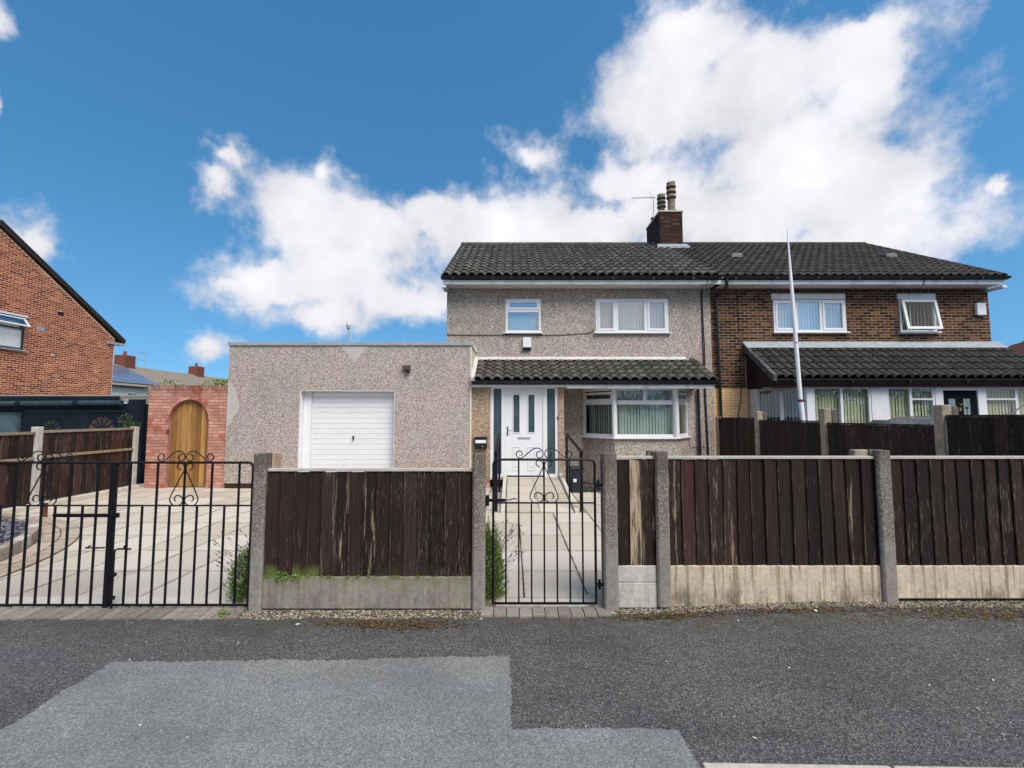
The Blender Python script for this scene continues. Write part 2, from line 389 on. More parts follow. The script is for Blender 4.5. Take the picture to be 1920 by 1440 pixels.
def mat_concrete_post():
    m, nt, b = new_mat('aggregate_concrete')
    v = vec(nt)
    c1 = sep(nt, voro(nt, v, 130.0), 0)
    c1 = mth(nt, 'ADD', mth(nt, 'MULTIPLY', c1, 0.6), mth(nt, 'MULTIPLY', noise(nt, v, 60, 4, 0.7), 0.4))
    c = ramp(nt, c1, [(0.15, (0.085, 0.068, 0.055)), (0.4, (0.15, 0.13, 0.11)), (0.6, (0.215, 0.19, 0.165)), (0.8, (0.34, 0.31, 0.27))])
    z = sep(nt, node(nt, 'ShaderNodeNewGeometry').outputs['Position'], 2)
    n = noise(nt, v, 5, 5, 0.65)
    zz = mth(nt, 'ADD', z, mth(nt, 'MULTIPLY', mth(nt, 'SUBTRACT', n, 0.5), 0.8))
    smoothpaste = mth(nt, 'SUBTRACT', 1.0, smooth(nt, zz, 0.35, 0.75))
    c = mixc(nt, mth(nt, 'MULTIPLY', smoothpaste, 0.7), c, ramp(nt, noise(nt, v, 22, 4), [(0.3, (0.20, 0.19, 0.175)), (0.7, (0.31, 0.30, 0.28))]))
    top = smooth(nt, zz, 1.05, 1.4)
    c = mixc(nt, mth(nt, 'MULTIPLY', top, 0.55), c, (0.06, 0.05, 0.04))
    setb(nt, b, c, 0.92, 0.15)
    bump(nt, b, voro(nt, v, 130.0, 'Distance'), 0.6, -0.004)
    return m
M_POST = mat_concrete_post()
M_POST_W = simple('pale_concrete', (0.42, 0.40, 0.36), 0.9, 0.15, var=0.2, scale=9, bmp=0.4)
M_POST_T = simple('buff_concrete', (0.28, 0.235, 0.185), 0.9, 0.15, var=0.28, scale=11, bmp=0.5)

def mat_gravel_board(name, base, streak_col, amount, green=0.0):
    m, nt, b = new_mat(name)
    v = vec(nt)
    c = ramp(nt, noise(nt, v, 6, 6, 0.65), [(0.3, tuple(x * 0.82 for x in base)), (0.7, tuple(x * 1.1 for x in base))])
    s = noise(nt, vec(nt, (21, 21, 0.8)), 1.0, 6, 0.7)
    z = sep(nt, node(nt, 'ShaderNodeNewGeometry').outputs['Position'], 2)
    c = mixc(nt, mth(nt, 'MULTIPLY', smooth(nt, s, 0.50, 0.66), amount), c, streak_col)
    s3 = noise(nt, vec(nt, (38, 38, 1.3)), 1.0, 4, 0.6)
    c = mixc(nt, mth(nt, 'MULTIPLY', smooth(nt, s3, 0.56, 0.70), amount * 0.6), c, tuple(x * 0.6 for x in streak_col))
    mt_ = noise(nt, v, 28, 6, 0.75)
    c = mixc(nt, 0.28, c, ramp(nt, mt_, [(0.32, 0.1), (0.68, 0.9)]), 'OVERLAY')
    s2 = noise(nt, vec(nt, (5, 5, 2.0)), 1.0, 6, 0.7)
    low = mth(nt, 'SUBTRACT', 1.0, smooth(nt, z, 0.10, 0.30))
    c = mixc(nt, mth(nt, 'MULTIPLY', mth(nt, 'MULTIPLY', smooth(nt, s2, 0.45, 0.65), low), amount), c, (0.12, 0.095, 0.07))
    if green:
        zz = mth(nt, 'ADD', z, mth(nt, 'MULTIPLY', mth(nt, 'SUBTRACT', s, 0.5), 0.25))
        c = mixc(nt, mth(nt, 'MULTIPLY', smooth(nt, zz, 0.16, 0.30), green), c, (0.13, 0.14, 0.06))
    setb(nt, b, c, 0.9, 0.15)
    bump(nt, b, noise(nt, v, 70, 4, 0.7), 0.5, 0.003)
    return m
M_GB_GREY = mat_gravel_board('speckled_grey_concrete', (0.27, 0.25, 0.21), (0.14, 0.115, 0.08), 0.55, 0.45)
M_GB_CREAM = mat_gravel_board('stained_cream_concrete', (0.54, 0.475, 0.37), (0.21, 0.145, 0.085), 0.85)
M_GB_CLEAN = mat_gravel_board('cream_concrete', (0.50, 0.48, 0.42), (0.30, 0.25, 0.17), 0.3)

def mat_asphalt(name, dark, light, speck, warm=False):
    m, nt, b = new_mat(name)
    v = vec(nt)
    n = noise(nt, v, 190, 4, 0.75)
    vr = sep(nt, voro(nt, v, 150.0), 0)
    c = ramp(nt, mth(nt, 'ADD', mth(nt, 'MULTIPLY', n, 0.6), mth(nt, 'MULTIPLY', vr, 0.4)), [(0.28, dark), (0.62, light), (0.78, speck)])
    big = noise(nt, v, 1.1, 7, 0.68)
    c = mixc(nt, 1.0, c, ramp(nt, big, [(0.3, (0.76, 0.77, 0.78)), (0.7, (1.22, 1.21, 1.19))]), 'MULTIPLY')
    st_ = smooth(nt, noise(nt, vec(nt, (0.7, 2.2, 1)), 1.0, 6, 0.65), 0.5, 0.7)
    c = mixc(nt, mth(nt, 'MULTIPLY', st_, 0.28), c, tuple(x * 0.9 for x in dark))
    if warm:
        # brown dirt and moss washed up along the fence line
        y = sep(nt, node(nt, 'ShaderNodeNewGeometry').outputs['Position'], 1)
        yy = mth(nt, 'ADD', y, mth(nt, 'MULTIPLY', mth(nt, 'SUBTRACT', noise(nt, v, 2.2, 6, 0.7), 0.5), 0.9))
        f_ = mth(nt, 'MULTIPLY', smooth(nt, yy, 3.45, 3.98), smooth(nt, noise(nt, v, 9, 6, 0.72), 0.40, 0.58))
        c = mixc(nt, mth(nt, 'MULTIPLY', f_, 0.62), c, (0.055, 0.043, 0.026))
    setb(nt, b, c, 0.88, 0.3)
    bump(nt, b, mth(nt, 'ADD', n, vr), 0.7, 0.006)
    return m
M_ASPH = mat_asphalt('dark_asphalt', (0.019, 0.0195, 0.020), (0.113, 0.113, 0.113), (0.33, 0.33, 0.32), True)
M_PATCH = mat_asphalt('pale_asphalt_patch', (0.11, 0.114, 0.113), (0.235, 0.24, 0.237), (0.38, 0.385, 0.38))
M_ROAD = mat_asphalt('road_asphalt', (0.04, 0.042, 0.045), (0.10, 0.10, 0.105), (0.22, 0.22, 0.22))

def mat_slab():
    m, nt, b = new_mat('cream_paving_slab')
    v = vec(nt)
    r = rnd(nt)
    c = ramp(nt, r, [(0.0, (0.41, 0.36, 0.295)), (0.5, (0.485, 0.435, 0.365)), (1.0, (0.53, 0.48, 0.41))])
    n = noise(nt, v, 3.0, 6, 0.65)
    c = mixc(nt, mth(nt, 'MULTIPLY', smooth(nt, n, 0.48, 0.72), 0.40), c, (0.42, 0.36, 0.28))
    ge = node(nt, 'ShaderNodeTexCoord').outputs['Generated']
    ex = mth(nt, 'ABSOLUTE', mth(nt, 'SUBTRACT', sep(nt, ge, 0), 0.5))
    ey = mth(nt, 'ABSOLUTE', mth(nt, 'SUBTRACT', sep(nt, ge, 1), 0.5))
    em = smooth(nt, mth(nt, 'MAXIMUM', ex, ey), 0.44, 0.5)
    en = smooth(nt, noise(nt, v, 5, 5, 0.65), 0.38, 0.62)
    c = mixc(nt, mth(nt, 'MULTIPLY', mth(nt, 'MULTIPLY', em, en), 0.55), c, (0.20, 0.17, 0.12))
    fn = noise(nt, v, 60, 4, 0.7)
    c = mixc(nt, 0.28, c, ramp(nt, fn, [(0.3, 0.2), (0.7, 0.8)]), 'OVERLAY')
    setb(nt, b, c, 0.85, 0.2)
    bump(nt, b, fn, 0.3, 0.003)
    return m
M_SLAB = mat_slab()
M_JOINT = simple('sandy_joint', (0.09, 0.07, 0.052), 0.95, 0.1, var=0.3, scale=20)
M_SETT = brick_mat('grey_brown_sett', [(0.0, (0.17, 0.145, 0.125)), (1.0, (0.27, 0.235, 0.20))], 0.9, 0.3)
M_SETT_P = brick_mat('buff_sett', [(0.0, (0.30, 0.235, 0.18)), (1.0, (0.43, 0.36, 0.29))], 0.9, 0.3)
M_CHIM_FAR = simple('far_red_brick', (0.17, 0.065, 0.045), 0.9, 0.1, var=0.35, scale=7)
M_KERB = simple('pale_kerb_concrete', (0.44, 0.40, 0.34), 0.9, 0.15, var=0.22, scale=16, bmp=0.5)
M_RAMPC = simple('ramp_concrete', (0.50, 0.47, 0.41), 0.9, 0.15, var=0.12, scale=7, bmp=0.3)

def mat_bits(name, stops, rough=0.9):
    m, nt, b = new_mat(name)
    r = node(nt, 'ShaderNodeNewGeometry').outputs['Random Per Island']
    setb(nt, b, ramp(nt, r, stops), rough, 0.2)
    return m
M_GRAVEL = mat_bits('mixed_gravel', [(0, (0.035, 0.027, 0.02)), (0.35, (0.11, 0.088, 0.068)), (0.7, (0.24, 0.20, 0.155)), (1, (0.46, 0.42, 0.36))])
M_SLATE = mat_bits('purple_grey_slate_chips', [(0, (0.045, 0.045, 0.06)), (0.5, (0.10, 0.10, 0.13)), (0.85, (0.17, 0.17, 0.21)), (1, (0.28, 0.28, 0.32))], 0.6)
M_BLKCHIP = mat_bits('black_stone_chips', [(0, (0.012, 0.012, 0.014)), (1, (0.05, 0.05, 0.055))], 0.7)
M_LITTER = mat_bits('dead_leaf_litter', [(0, (0.03, 0.02, 0.012)), (0.5, (0.09, 0.055, 0.022)), (1, (0.20, 0.12, 0.045))])
M_CRUMB = mat_bits('pale_grit', [(0, (0.35, 0.34, 0.32)), (1, (0.7, 0.7, 0.68))])

def mat_leaf(name, stops):
    m, nt, b = new_mat(name)
    r = node(nt, 'ShaderNodeNewGeometry').outputs['Random Per Island']
    setb(nt, b, ramp(nt, r, stops), 0.6, 0.3)
    b.inputs['Transmission Weight'].default_value = 0.0
    return m
M_LEAF = mat_leaf('lavender_leaf', [(0, (0.04, 0.095, 0.02)), (0.5, (0.12, 0.22, 0.042)), (1, (0.24, 0.36, 0.08))])
M_LEAF_D = mat_leaf('dark_leaf', [(0, (0.012, 0.035, 0.012)), (0.6, (0.03, 0.075, 0.02)), (1, (0.09, 0.14, 0.04))])
M_LEAF_Y = mat_leaf('yellow_green_leaf', [(0, (0.06, 0.11, 0.018)), (0.6, (0.16, 0.25, 0.045)), (1, (0.30, 0.38, 0.10))])
M_FLOWER = mat_leaf('lavender_flower', [(0, (0.13, 0.085, 0.12)), (1, (0.26, 0.19, 0.24))])
M_STALK = mat_leaf('dry_flower_stalk', [(0, (0.10, 0.11, 0.05)), (1, (0.20, 0.19, 0.10))])
M_WBLOOM = mat_leaf('white_green_leaf', [(0, (0.07, 0.11, 0.03)), (0.6, (0.20, 0.26, 0.10)), (1, (0.50, 0.52, 0.36))])

# ------------------------------------------------------------------ mesh helpers
ORIGIN = {}

class MB:
    def __init__(self):
        self.v, self.f = [], []
    def quad_box(self, pts):
        b = len(self.v)
        self.v += [tuple(p) for p in pts]
        for q in ((0, 1, 2, 3), (7, 6, 5, 4), (0, 4, 5, 1), (1, 5, 6, 2), (2, 6, 7, 3), (3, 7, 4, 0)):
            self.f.append(tuple(b + i for i in q))
        return self
    def box(self, x0, x1, y0, y1, z0, z1):
        return self.quad_box([(x0, y0, z0), (x1, y0, z0), (x1, y1, z0), (x0, y1, z0), (x0, y0, z1), (x1, y0, z1), (x1, y1, z1), (x0, y1, z1)])
    def fbox(self, fr, u0, u1, d0, d1, w0, w1):
        """box in a frame fr=(O,U,N,W): u along U, d along N, w along W"""
        O, U, N, W = fr
        P = lambda u, d, w: O + U * u + N * d + W * w
        return self.quad_box([P(u0, d0, w0), P(u1, d0, w0), P(u1, d1, w0), P(u0, d1, w0), P(u0, d0, w1), P(u1, d0, w1), P(u1, d1, w1), P(u0, d1, w1)])
    def prism(self, poly, O, U, W, N, depth):
        """polygon (u,w) in plane O,U,W extruded along N by depth"""
        b = len(self.v)
        n = len(poly)
        for k in (0, depth):
            for (u, w) in poly:
                self.v.append(tuple(O + U * u + W * w + N * k))
        self.f.append(tuple(b + i for i in range(n)))
        self.f.append(tuple(b + n + i for i in reversed(range(n))))
        for i in range(n):
            j = (i + 1) % n
            self.f.append((b + i, b + n + i, b + n + j, b + j))
        return self
    def quad(self, a, b_, c, d):
        b = len(self.v)
        self.v += [tuple(a), tuple(b_), tuple(c), tuple(d)]
        self.f.append((b, b + 1, b + 2, b + 3))
        return self
    def tri(self, a, b_, c):
        b = len(self.v)
        self.v += [tuple(a), tuple(b_), tuple(c)]
        self.f.append((b, b + 1, b + 2))
        return self
    def tube(self, pts, r, n=6, flat=None, cap=True):
        pts = [Vector(p) for p in pts]
        m = len(pts)
        rr = r if isinstance(r, (list, tuple)) else [r] * m
        b = len(self.v)
        prev = None
        for i, p in enumerate(pts):
            t = (pts[min(i + 1, m - 1)] - pts[max(i - 1, 0)])
            t = t.normalized() if t.length > 1e-9 else Vector((0, 0, 1))
            if prev is None:
                a = Vector((0, 1, 0)) if abs(t.y) < 0.9 else Vector((1, 0, 0))
                side = t.cross(a).normalized()
            else:
                side = prev - t * prev.dot(t)
                side = side.normalized() if side.length > 1e-6 else t.orthogonal().normalized()
            prev = side
            up = t.cross(side)
            for k in range(n):
                an = 2 * math.pi * (k + 0.5) / n
                s1, s2 = (rr[i], rr[i]) if flat is None else (rr[i], flat)
                self.v.append(tuple(p + side * (math.cos(an) * s1) + up * (math.sin(an) * s2)))
        for i in range(m - 1):
            for k in range(n):
                k2 = (k + 1) % n
                self.f.append((b + i * n + k, b + i * n + k2, b + (i + 1) * n + k2, b + (i + 1) * n + k))
        if cap:
            self.f.append(tuple(b + k for k in reversed(range(n))))
            self.f.append(tuple(b + (m - 1) * n + k for k in range(n)))
        return self
    def lathe(self, prof, cx, cy, n=14):
        """profile of (radius, z) turned about the vertical through cx,cy"""
        b = len(self.v)
        for (r, z) in prof:
            for k in range(n):
                a = 2 * math.pi * k / n
                self.v.append((cx + r * math.cos(a), cy + r * math.sin(a), z))
        for i in range(len(prof) - 1):
            for k in range(n):
                k2 = (k + 1) % n
                self.f.append((b + i * n + k, b + i * n + k2, b + (i + 1) * n + k2, b + (i + 1) * n + k))
        self.f.append(tuple(b + k for k in reversed(range(n))))
        self.f.append(tuple(b + (len(prof) - 1) * n + k for k in range(n)))
        return self
    def mesh(self, name, mat, off=(0, 0, 0), smooth_=False):
        me = bpy.data.meshes.new(name)
        o = Vector(off)
        me.from_pydata([tuple(Vector(v) - o) for v in self.v], [], self.f)
        bm = bmesh.new()
        bm.from_mesh(me)
        bmesh.ops.recalc_face_normals(bm, faces=bm.faces)
        bm.to_mesh(me)
        bm.free()
        me.materials.append(mat)
        if smooth_:
            me.polygons.foreach_set('use_smooth', [True] * len(me.polygons))
            me.set_sharp_from_angle(angle=R(40))
        return me

def tag(o, label=None, cat=None, group=None, kind=None):
    if label: o['label'] = label
    if cat: o['category'] = cat
    if group: o['group'] = group
    if kind: o['kind'] = kind
    return o

def thing(name, loc, label, cat, group=None):
    o = bpy.data.objects.new(name, None)
    o.empty_display_size = 0.2
    C.objects.link(o)
    o.location = loc
    ORIGIN[o.name] = Vector(loc)
    return tag(o, label, cat, group)

def part(name, mb, mat, parent=None, bev=0.0, sm=False, kind=None, label=None):
    off = ORIGIN[parent.name] if parent else Vector((0, 0, 0))
    o = bpy.data.objects.new(name, mb.mesh(name, mat, off, sm))
    C.objects.link(o)
    ORIGIN[o.name] = off
    if parent:
        o.parent = parent
    if bev:
        md = o.modifiers.new('bevel', 'BEVEL')
        md.width = bev
        md.segments = 2
        md.limit_method = 'ANGLE'
        md.angle_limit = R(40)
    if kind: o['kind'] = kind
    if label: o['label'] = label
    return o

def solo(name, mb, mat, base, label, cat, group=None, bev=0.0, sm=False, kind=None):
    """a thing that is one mesh, its origin at its base"""
    o = bpy.data.objects.new(name, mb.mesh(name, mat, base, sm))
    C.objects.link(o)
    o.location = base
    ORIGIN[o.name] = Vector(base)
    if bev:
        md = o.modifiers.new('bevel', 'BEVEL')
        md.width = bev
        md.segments = 2
        md.limit_method = 'ANGLE'
    return tag(o, label, cat, group, kind)

def piece(name, me, loc, parent, rot=(0, 0, 0), scale=(1, 1, 1), mat=None):
    o = bpy.data.objects.new(name, me)
    C.objects.link(o)
    o.parent = parent
    o.location = Vector(loc) - ORIGIN[parent.name]
    o.rotation_euler = rot
    o.scale = scale
    return o

X_, Y_, Z_ = Vector((1, 0, 0)), Vector((0, 1, 0)), Vector((0, 0, 1))
def fr_front(x, y, z=0.0):
    """frame of a wall that faces the street: u = +X, d = +Y (inwards), w = up"""
    return (Vector((x, y, z)), X_, Y_, Z_)

def wall_holes(mb, fr, u0, u1, w0, w1, holes, thick):
    """wall face with openings, their reveals and the back face; d grows inwards"""
    us = sorted({u0, u1, *[h[0] for h in holes], *[h[1] for h in holes]})
    ws = sorted({w0, w1, *[h[2] for h in holes], *[h[3] for h in holes]})
    O, U, N, W = fr
    P = lambda u, d, w: O + U * u + N * d + W * w
    for i in range(len(us) - 1):
        for j in range(len(ws) - 1):
            a, b, c, d = us[i], us[i + 1], ws[j], ws[j + 1]
            mu, mw = (a + b) / 2, (c + d) / 2
            if any(h[0] < mu < h[1] and h[2] < mw < h[3] for h in holes):
                continue
            mb.quad(P(a, 0, c), P(b, 0, c), P(b, 0, d), P(a, 0, d))
            mb.quad(P(a, thick, c), P(b, thick, c), P(b, thick, d), P(a, thick, d))
    for (a, b, c, d) in holes:
        mb.quad(P(a, 0, c), P(a, thick, c), P(a, thick, d), P(a, 0, d))
        mb.quad(P(b, 0, c), P(b, thick, c), P(b, thick, d), P(b, 0, d))
        mb.quad(P(a, 0, d), P(b, 0, d), P(b, thick, d), P(a, thick, d))
        mb.quad(P(a, 0, c), P(b, 0, c), P(b, thick, c), P(a, thick, c))
    for (a, c, b, d) in ((u0, w0, u0, w1), (u1, w0, u1, w1), (u0, w1, u1, w1)):
        mb.quad(P(a, 0, c), P(b, 0, d), P(b, thick, d), P(a, thick, c))
    return mb

BR_L, BR_H, JT = 0.225, 0.075, 0.012
def rows_of_bricks(u0, u1, w0, w1, trim=None, bond=True, L=BR_L, H=BR_H, seed=1, JT=JT):
    rg = random.Random(seed)
    out = []
    n = int(round((w1 - w0) / H))
    for r in range(n):
        a, b = w0 + r * H, w0 + (r + 1) * H
        x = u0 - (L / 2 if r % 2 else 0.0) + 0.0
        while x < u1 - 0.01:
            s, e = max(x, u0), min(x + L, u1)
            spans = [(s, e)]
            if trim:
                spans = trim(s, e, a, b)
            for (s2, e2) in spans:
                if e2 - s2 > 0.035:
                    out.append((s2 + JT / 2, e2 - JT / 2, a + JT / 2, b - JT / 2))
            x += L
    return out

def lay_bricks(wall, fr, rects, mat, depth=0.02, proud=0.006, limit=300, vis=None, name='brick', seed=3, JT=JT):
    """bricks standing proud of the mortar wall; the largest in view as parts, the rest joined"""
    rg = random.Random(seed)
    O, U, N, W = fr
    ang = math.atan2(U.y, U.x)
    full = [q for q in rects if abs((q[1] - q[0]) - (BR_L - JT)) < 1e-4 and (vis is None or vis(*q))]
    rest = [q for q in rects if q not in set(full)]
    if len(full) > limit:
        cam_p = Vector((0, 0, 1.7))
        full.sort(key=lambda q: (O + U * ((q[0] + q[1]) / 2) + W * ((q[2] + q[3]) / 2) - cam_p).length)
        rest += full[limit:]
        full = full[:limit]
    if full:
        mb = MB()
        hl, hh = (BR_L - JT) / 2, (BR_H - JT) / 2
        sg = 1 if (Vector((-U.y, U.x, 0))).dot(N) > 0 else -1
        mb.fbox((Vector((0, 0, 0)), X_, Y_, Z_), -hl, hl, 0.0, depth * sg, -hh, hh)
        me = mb.mesh(name, mat)
        for q in full:
            p = O + U * ((q[0] + q[1]) / 2) + W * ((q[2] + q[3]) / 2) - N * (proud + rg.uniform(-0.002, 0.002))
            piece(name, me, p, wall, (0, 0, ang))
    if rest:
        mb = MB()
        for q in rest:
            k = -proud - rg.uniform(-0.002, 0.002)
            mb.fbox(fr, q[0], q[1], k, k + depth, q[2], q[3])
        part('brickwork', mb, mat, wall, kind='stuff')

def holes_trim(holes):
    def t(s, e, a, b):
        m = (a + b) / 2
        sp = [(s, e)]
        for h in holes:
            if h[2] < m < h[3]:
                nx = []
                for (p, q) in sp:
                    if q <= h[0] or p >= h[1]:
                        nx.append((p, q))
                    else:
                        if p < h[0]: nx.append((p, h[0]))
                        if q > h[1]: nx.append((h[1], q))
                sp = nx
        return sp
    return t

def tile_mesh(name, w, L, h, mat, kind='roll'):
    n = 10
    prof = []
    for i in range(n + 1):
        t = i / n
        if kind == 'roll':
            z = h * abs(math.sin(math.pi * (t - 0.10) / 0.80)) ** 0.55 if 0.10 < t < 0.90 else 0.0
        else:
            z = h * max(0.0, math.sin(math.pi * (t - 0.45) / 0.55)) if t > 0.45 else 0.0
        prof.append((w * (t - 0.5) * 1.015, z))
    mb = MB()
    th = 0.018
    for (x, z) in prof: mb.v.append((x, 0, z + th))
    for (x, z) in prof: mb.v.append((x, L, z + th))
    for (x, z) in prof: mb.v.append((x, 0, z))
    m = n + 1
    for i in range(n):
        mb.f.append((i, i + 1, m + i + 1, m + i))
        mb.f.append((2 * m + i, 2 * m + i + 1, i + 1, i))
    me = bpy.data.meshes.new(name)
    me.from_pydata(mb.v, [], mb.f)
    me.materials.append(mat)
    me.polygons.foreach_set('use_smooth', [True] * len(me.polygons))
    me.set_sharp_from_angle(angle=R(50))
    return me

def lay_tiles(roof, x0, x1, eave, ridge, cols, rows, h, mat, kind='roll', limit=300, skip=None, seed=5, vis=None):
    rg = random.Random(seed)
    (ye, ze), (yr, zr) = eave, ridge
    slope = math.hypot(yr - ye, zr - ze)
    pitch = math.atan2(zr - ze, yr - ye)
    w = (x1 - x0) / cols
    gauge = slope / rows
    L = gauge + 0.07
    me = tile_mesh('roof_tile', w, L, h, mat, kind)
    tilt = math.asin(0.034 / gauge)
    cnt = 0
    big = MB()
    for r in range(rows):
        for c in range(cols):
            x = x0 + (c + 0.5) * w
            s = r * gauge
            y = ye + s * math.cos(pitch)
            z = ze + s * math.sin(pitch)
            off = 0.026
            loc = Vector((x + rg.uniform(-0.003, 0.003), y - math.sin(pitch) * off, z + math.cos(pitch) * off + rg.uniform(-0.002, 0.002)))
            rot = (pitch - tilt + rg.uniform(-0.006, 0.006), rg.uniform(-0.008, 0.008), rg.uniform(-0.006, 0.006))
            if skip and skip(x, y):
                continue
            if cnt < limit and (vis is None or vis(x, y)):
                piece('roof_tile', me, loc, roof, rot)
                cnt += 1
            else:
                M = Matrix.Translation(loc) @ Matrix.Rotation(rot[0], 4, 'X')
                b = len(big.v)
                big.v += [tuple(M @ v.co) for v in me.vertices]
                big.f += [tuple(b + i for i in p.vertices) for p in me.polygons]
    if big.v:
        o = part('roof_tiling', big, mat, roof, kind='stuff', sm=True)
    return pitch

def window(parent, fr, w, h, lights, name='window', fw=0.055, sill=True, blind=None, glass=None, frame_mat=None, sill_label=None, slat_ang=22, back=None, blind_d=0.12, slat=0.089):
    """casement: fr is the outer lower left corner of the frame's front face, d inwards.
       lights: (u0,u1,w0,w1,sash)"""
    fm = frame_mat or M_UPVC
    mb = MB()
    D = 0.06
    us = [0.0, w]
    mb.fbox(fr, 0, w, 0, D, 0, fw)
    mb.fbox(fr, 0, w, 0, D, h - fw, h)
    mb.fbox(fr, 0, fw, 0, D, fw, h - fw)
    mb.fbox(fr, w - fw, w, 0, D, fw, h - fw)
    # bars fill the space between lights
    ed = sorted({round(l[0], 4) for l in lights} | {round(l[1], 4) for l in lights})
    win = part(name, mb, fm, parent, bev=0.004)
    bars = MB(); seen_b = set()
    for i, l in enumerate(lights):
        for m_ in lights:
            if m_ is l: continue
            if abs(l[2] - m_[2]) < 0.4 or True:
                if 0.01 < m_[0] - l[1] < 0.16:      # upright between two lights
                    lo, hi = max(l[2], m_[2]), min(l[3], m_[3])
                    if hi > lo:
                        key = ('v', round(l[1], 3), round(m_[0], 3))
                        if key not in seen_b:
                            seen_b.add(key)
                            bars = MB()
                            adj = [q for q in lights if abs(q[1] - l[1]) < 1e-3 or abs(q[0] - m_[0]) < 1e-3]
                            bars.fbox(fr, l[1], m_[0], 0.002, D - 0.002, min(q[2] for q in adj), max(q[3] for q in adj))
                            part('glazing_bar', bars, fm, win)
                if 0.01 < m_[2] - l[3] < 0.16:      # transom between two lights
                    lo, hi = max(l[0], m_[0]), min(l[1], m_[1])
                    key = ('h', round(l[3], 3), round(m_[2], 3), round(min(l[0], m_[0]), 3))
                    if hi > lo and key[:3] not in [k_[:3] for k_ in seen_b]:
                        seen_b.add(key)
                        row = [q for q in lights if abs(q[3] - l[3]) < 1e-3 or abs(q[2] - m_[2]) < 1e-3]
                        row = [q for q in row if q[0] < max(l[1], m_[1]) and q[1] > min(l[0], m_[0])]
                        bars = MB()
                        bars.fbox(fr, min(q[0] for q in row), max(q[1] for q in row), 0.001, D - 0.001, l[3], m_[2])
                        part('glazing_bar', bars, fm, win)
    for (u0, u1, w0, w1, sash) in lights:
        g0, g1, h0, h1 = u0, u1, w0, w1
        if sash:
            s = MB()
            t = 0.045
            s.fbox(fr, u0 - .012, u1 + .012, -0.014, 0.03, w0 - .012, w0 + t)
            s.fbox(fr, u0 - .012, u1 + .012, -0.014, 0.03, w1 - t, w1 + .012)
            s.fbox(fr, u0 - .012, u0 + t, -0.014, 0.03, w0 + t, w1 - t)
            s.fbox(fr, u1 - t, u1 + .012, -0.014, 0.03, w0 + t, w1 - t)
            part('sash', s, fm, win, bev=0.004)
            g0, g1, h0, h1 = u0 + t, u1 - t, w0 + t, w1 - t
        p = MB()
        O, U, N, W = fr
        p.fbox(fr, g0 - .004, g1 + .004, 0.02, 0.026, h0 - .004, h1 + .004)
        part('pane', p, glass or M_GLASS, win)
    if sill:
        s = MB()
        s.fbox(fr, -0.05, w + 0.05, -0.075, 0.05, -0.035, -0.002)
        part('sill', s, fm, win, bev=0.004)
    if blind:
        b = MB()
        rg = random.Random(int(w * 1000))
        u = fw
        O, U, N, W = fr
        while u < w - fw * 0.5:
            a = R(slat_ang + rg.uniform(-9, 9))
            cu, cd = math.cos(a) * slat / 2, math.sin(a) * slat / 2
            uc = u + slat * 0.4
            p = [O + U * (uc - cu) + N * (blind_d - cd), O + U * (uc + cu) + N * (blind_d + cd)]
            b.quad(p[0] + W * (fw), p[1] + W * fw, p[1] + W * (h - fw), p[0] + W * (h - fw))
            u += slat * 0.86
        part('blind', b, blind, win)
    return win

def catmull(pts, k=4):
    out = []
    n = len(pts)
    for i in range(n - 1):
        p0, p1, p2, p3 = pts[max(i - 1, 0)], pts[i], pts[i + 1], pts[min(i + 2, n - 1)]
        for j in range(k):
            t = j / k
            out.append(tuple(0.5 * (2 * b + (c - a) * t + (2 * a - 5 * b + 4 * c - d) * t * t + (-a + 3 * b - 3 * c + d) * t ** 3) for a, b, c, d in zip(p0, p1, p2, p3)))
    out.append(tuple(pts[-1]))
    return out

def octa(mb, c, sx, sy, sz, rg):
    M = Matrix.Rotation(rg.uniform(0, 6.28), 3, 'Z') @ Matrix.Rotation(rg.uniform(-0.5, 0.5), 3, 'X')
    b = len(mb.v)
    for p in ((sx, 0, 0), (-sx, 0, 0), (0, sy, 0), (0, -sy, 0), (0, 0, sz), (0, 0, -sz)):
        q = M @ Vector([k * rg.uniform(0.75, 1.2) for k in p])
        mb.v.append((c[0] + q.x, c[1] + q.y, c[2] + q.z))
    for t in ((0, 2, 4), (2, 1, 4), (1, 3, 4), (3, 0, 4), (2, 0, 5), (1, 2, 5), (3, 1, 5), (0, 3, 5)):
        mb.f.append(tuple(b + i for i in t))

def gz(x, y=4.1):
    """the pavement climbs gently to the right along the fence"""
    t = max(0.0, min(1.0, (x - 0.6) / 2.2))
    k = max(0.0, min(1.0, (y - 2.45) / 1.5))
    return 0.07 * t * t * (3 - 2 * t) * k

# ------------------------------------------------------------------ ground, road, pavement
mb = MB(); mb.quad((-400, -400, -0.3), (400, -400, -0.3), (400, 400, -0.3), (-400, 400, -0.3))
tag(part('ground', mb, M_GRASS), kind='structure')
mb = MB(); mb.quad((-120, -7, -0.115), (120, -7, -0.115), (120, 2.4, -0.115), (-120, 2.4, -0.115))
tag(part('road', mb, M_ROAD), kind='structure')
mb = MB()
xs = [-60, -12, -4, -2, -0.5, 0.6] + [0.6 + 0.2 * i for i in range(1, 12)] + [5, 12, 60]
for a, b in zip(xs[:-1], xs[1:]):
    ys = [2.27, 2.45, 2.75, 3.05, 3.35, 3.65, 3.95, 4.12]
    for c, d in zip(ys[:-1], ys[1:]):
        mb.quad((a, c, gz(a, c)), (b, c, gz(b, c)), (b, d, gz(b, d)), (a, d, gz(a, d)))
    mb.quad((a, 2.27, -0.12), (b, 2.27, -0.12), (b, 2.27, 0), (a, 2.27, 0))
tag(part('pavement', mb, M_ASPH), kind='structure')
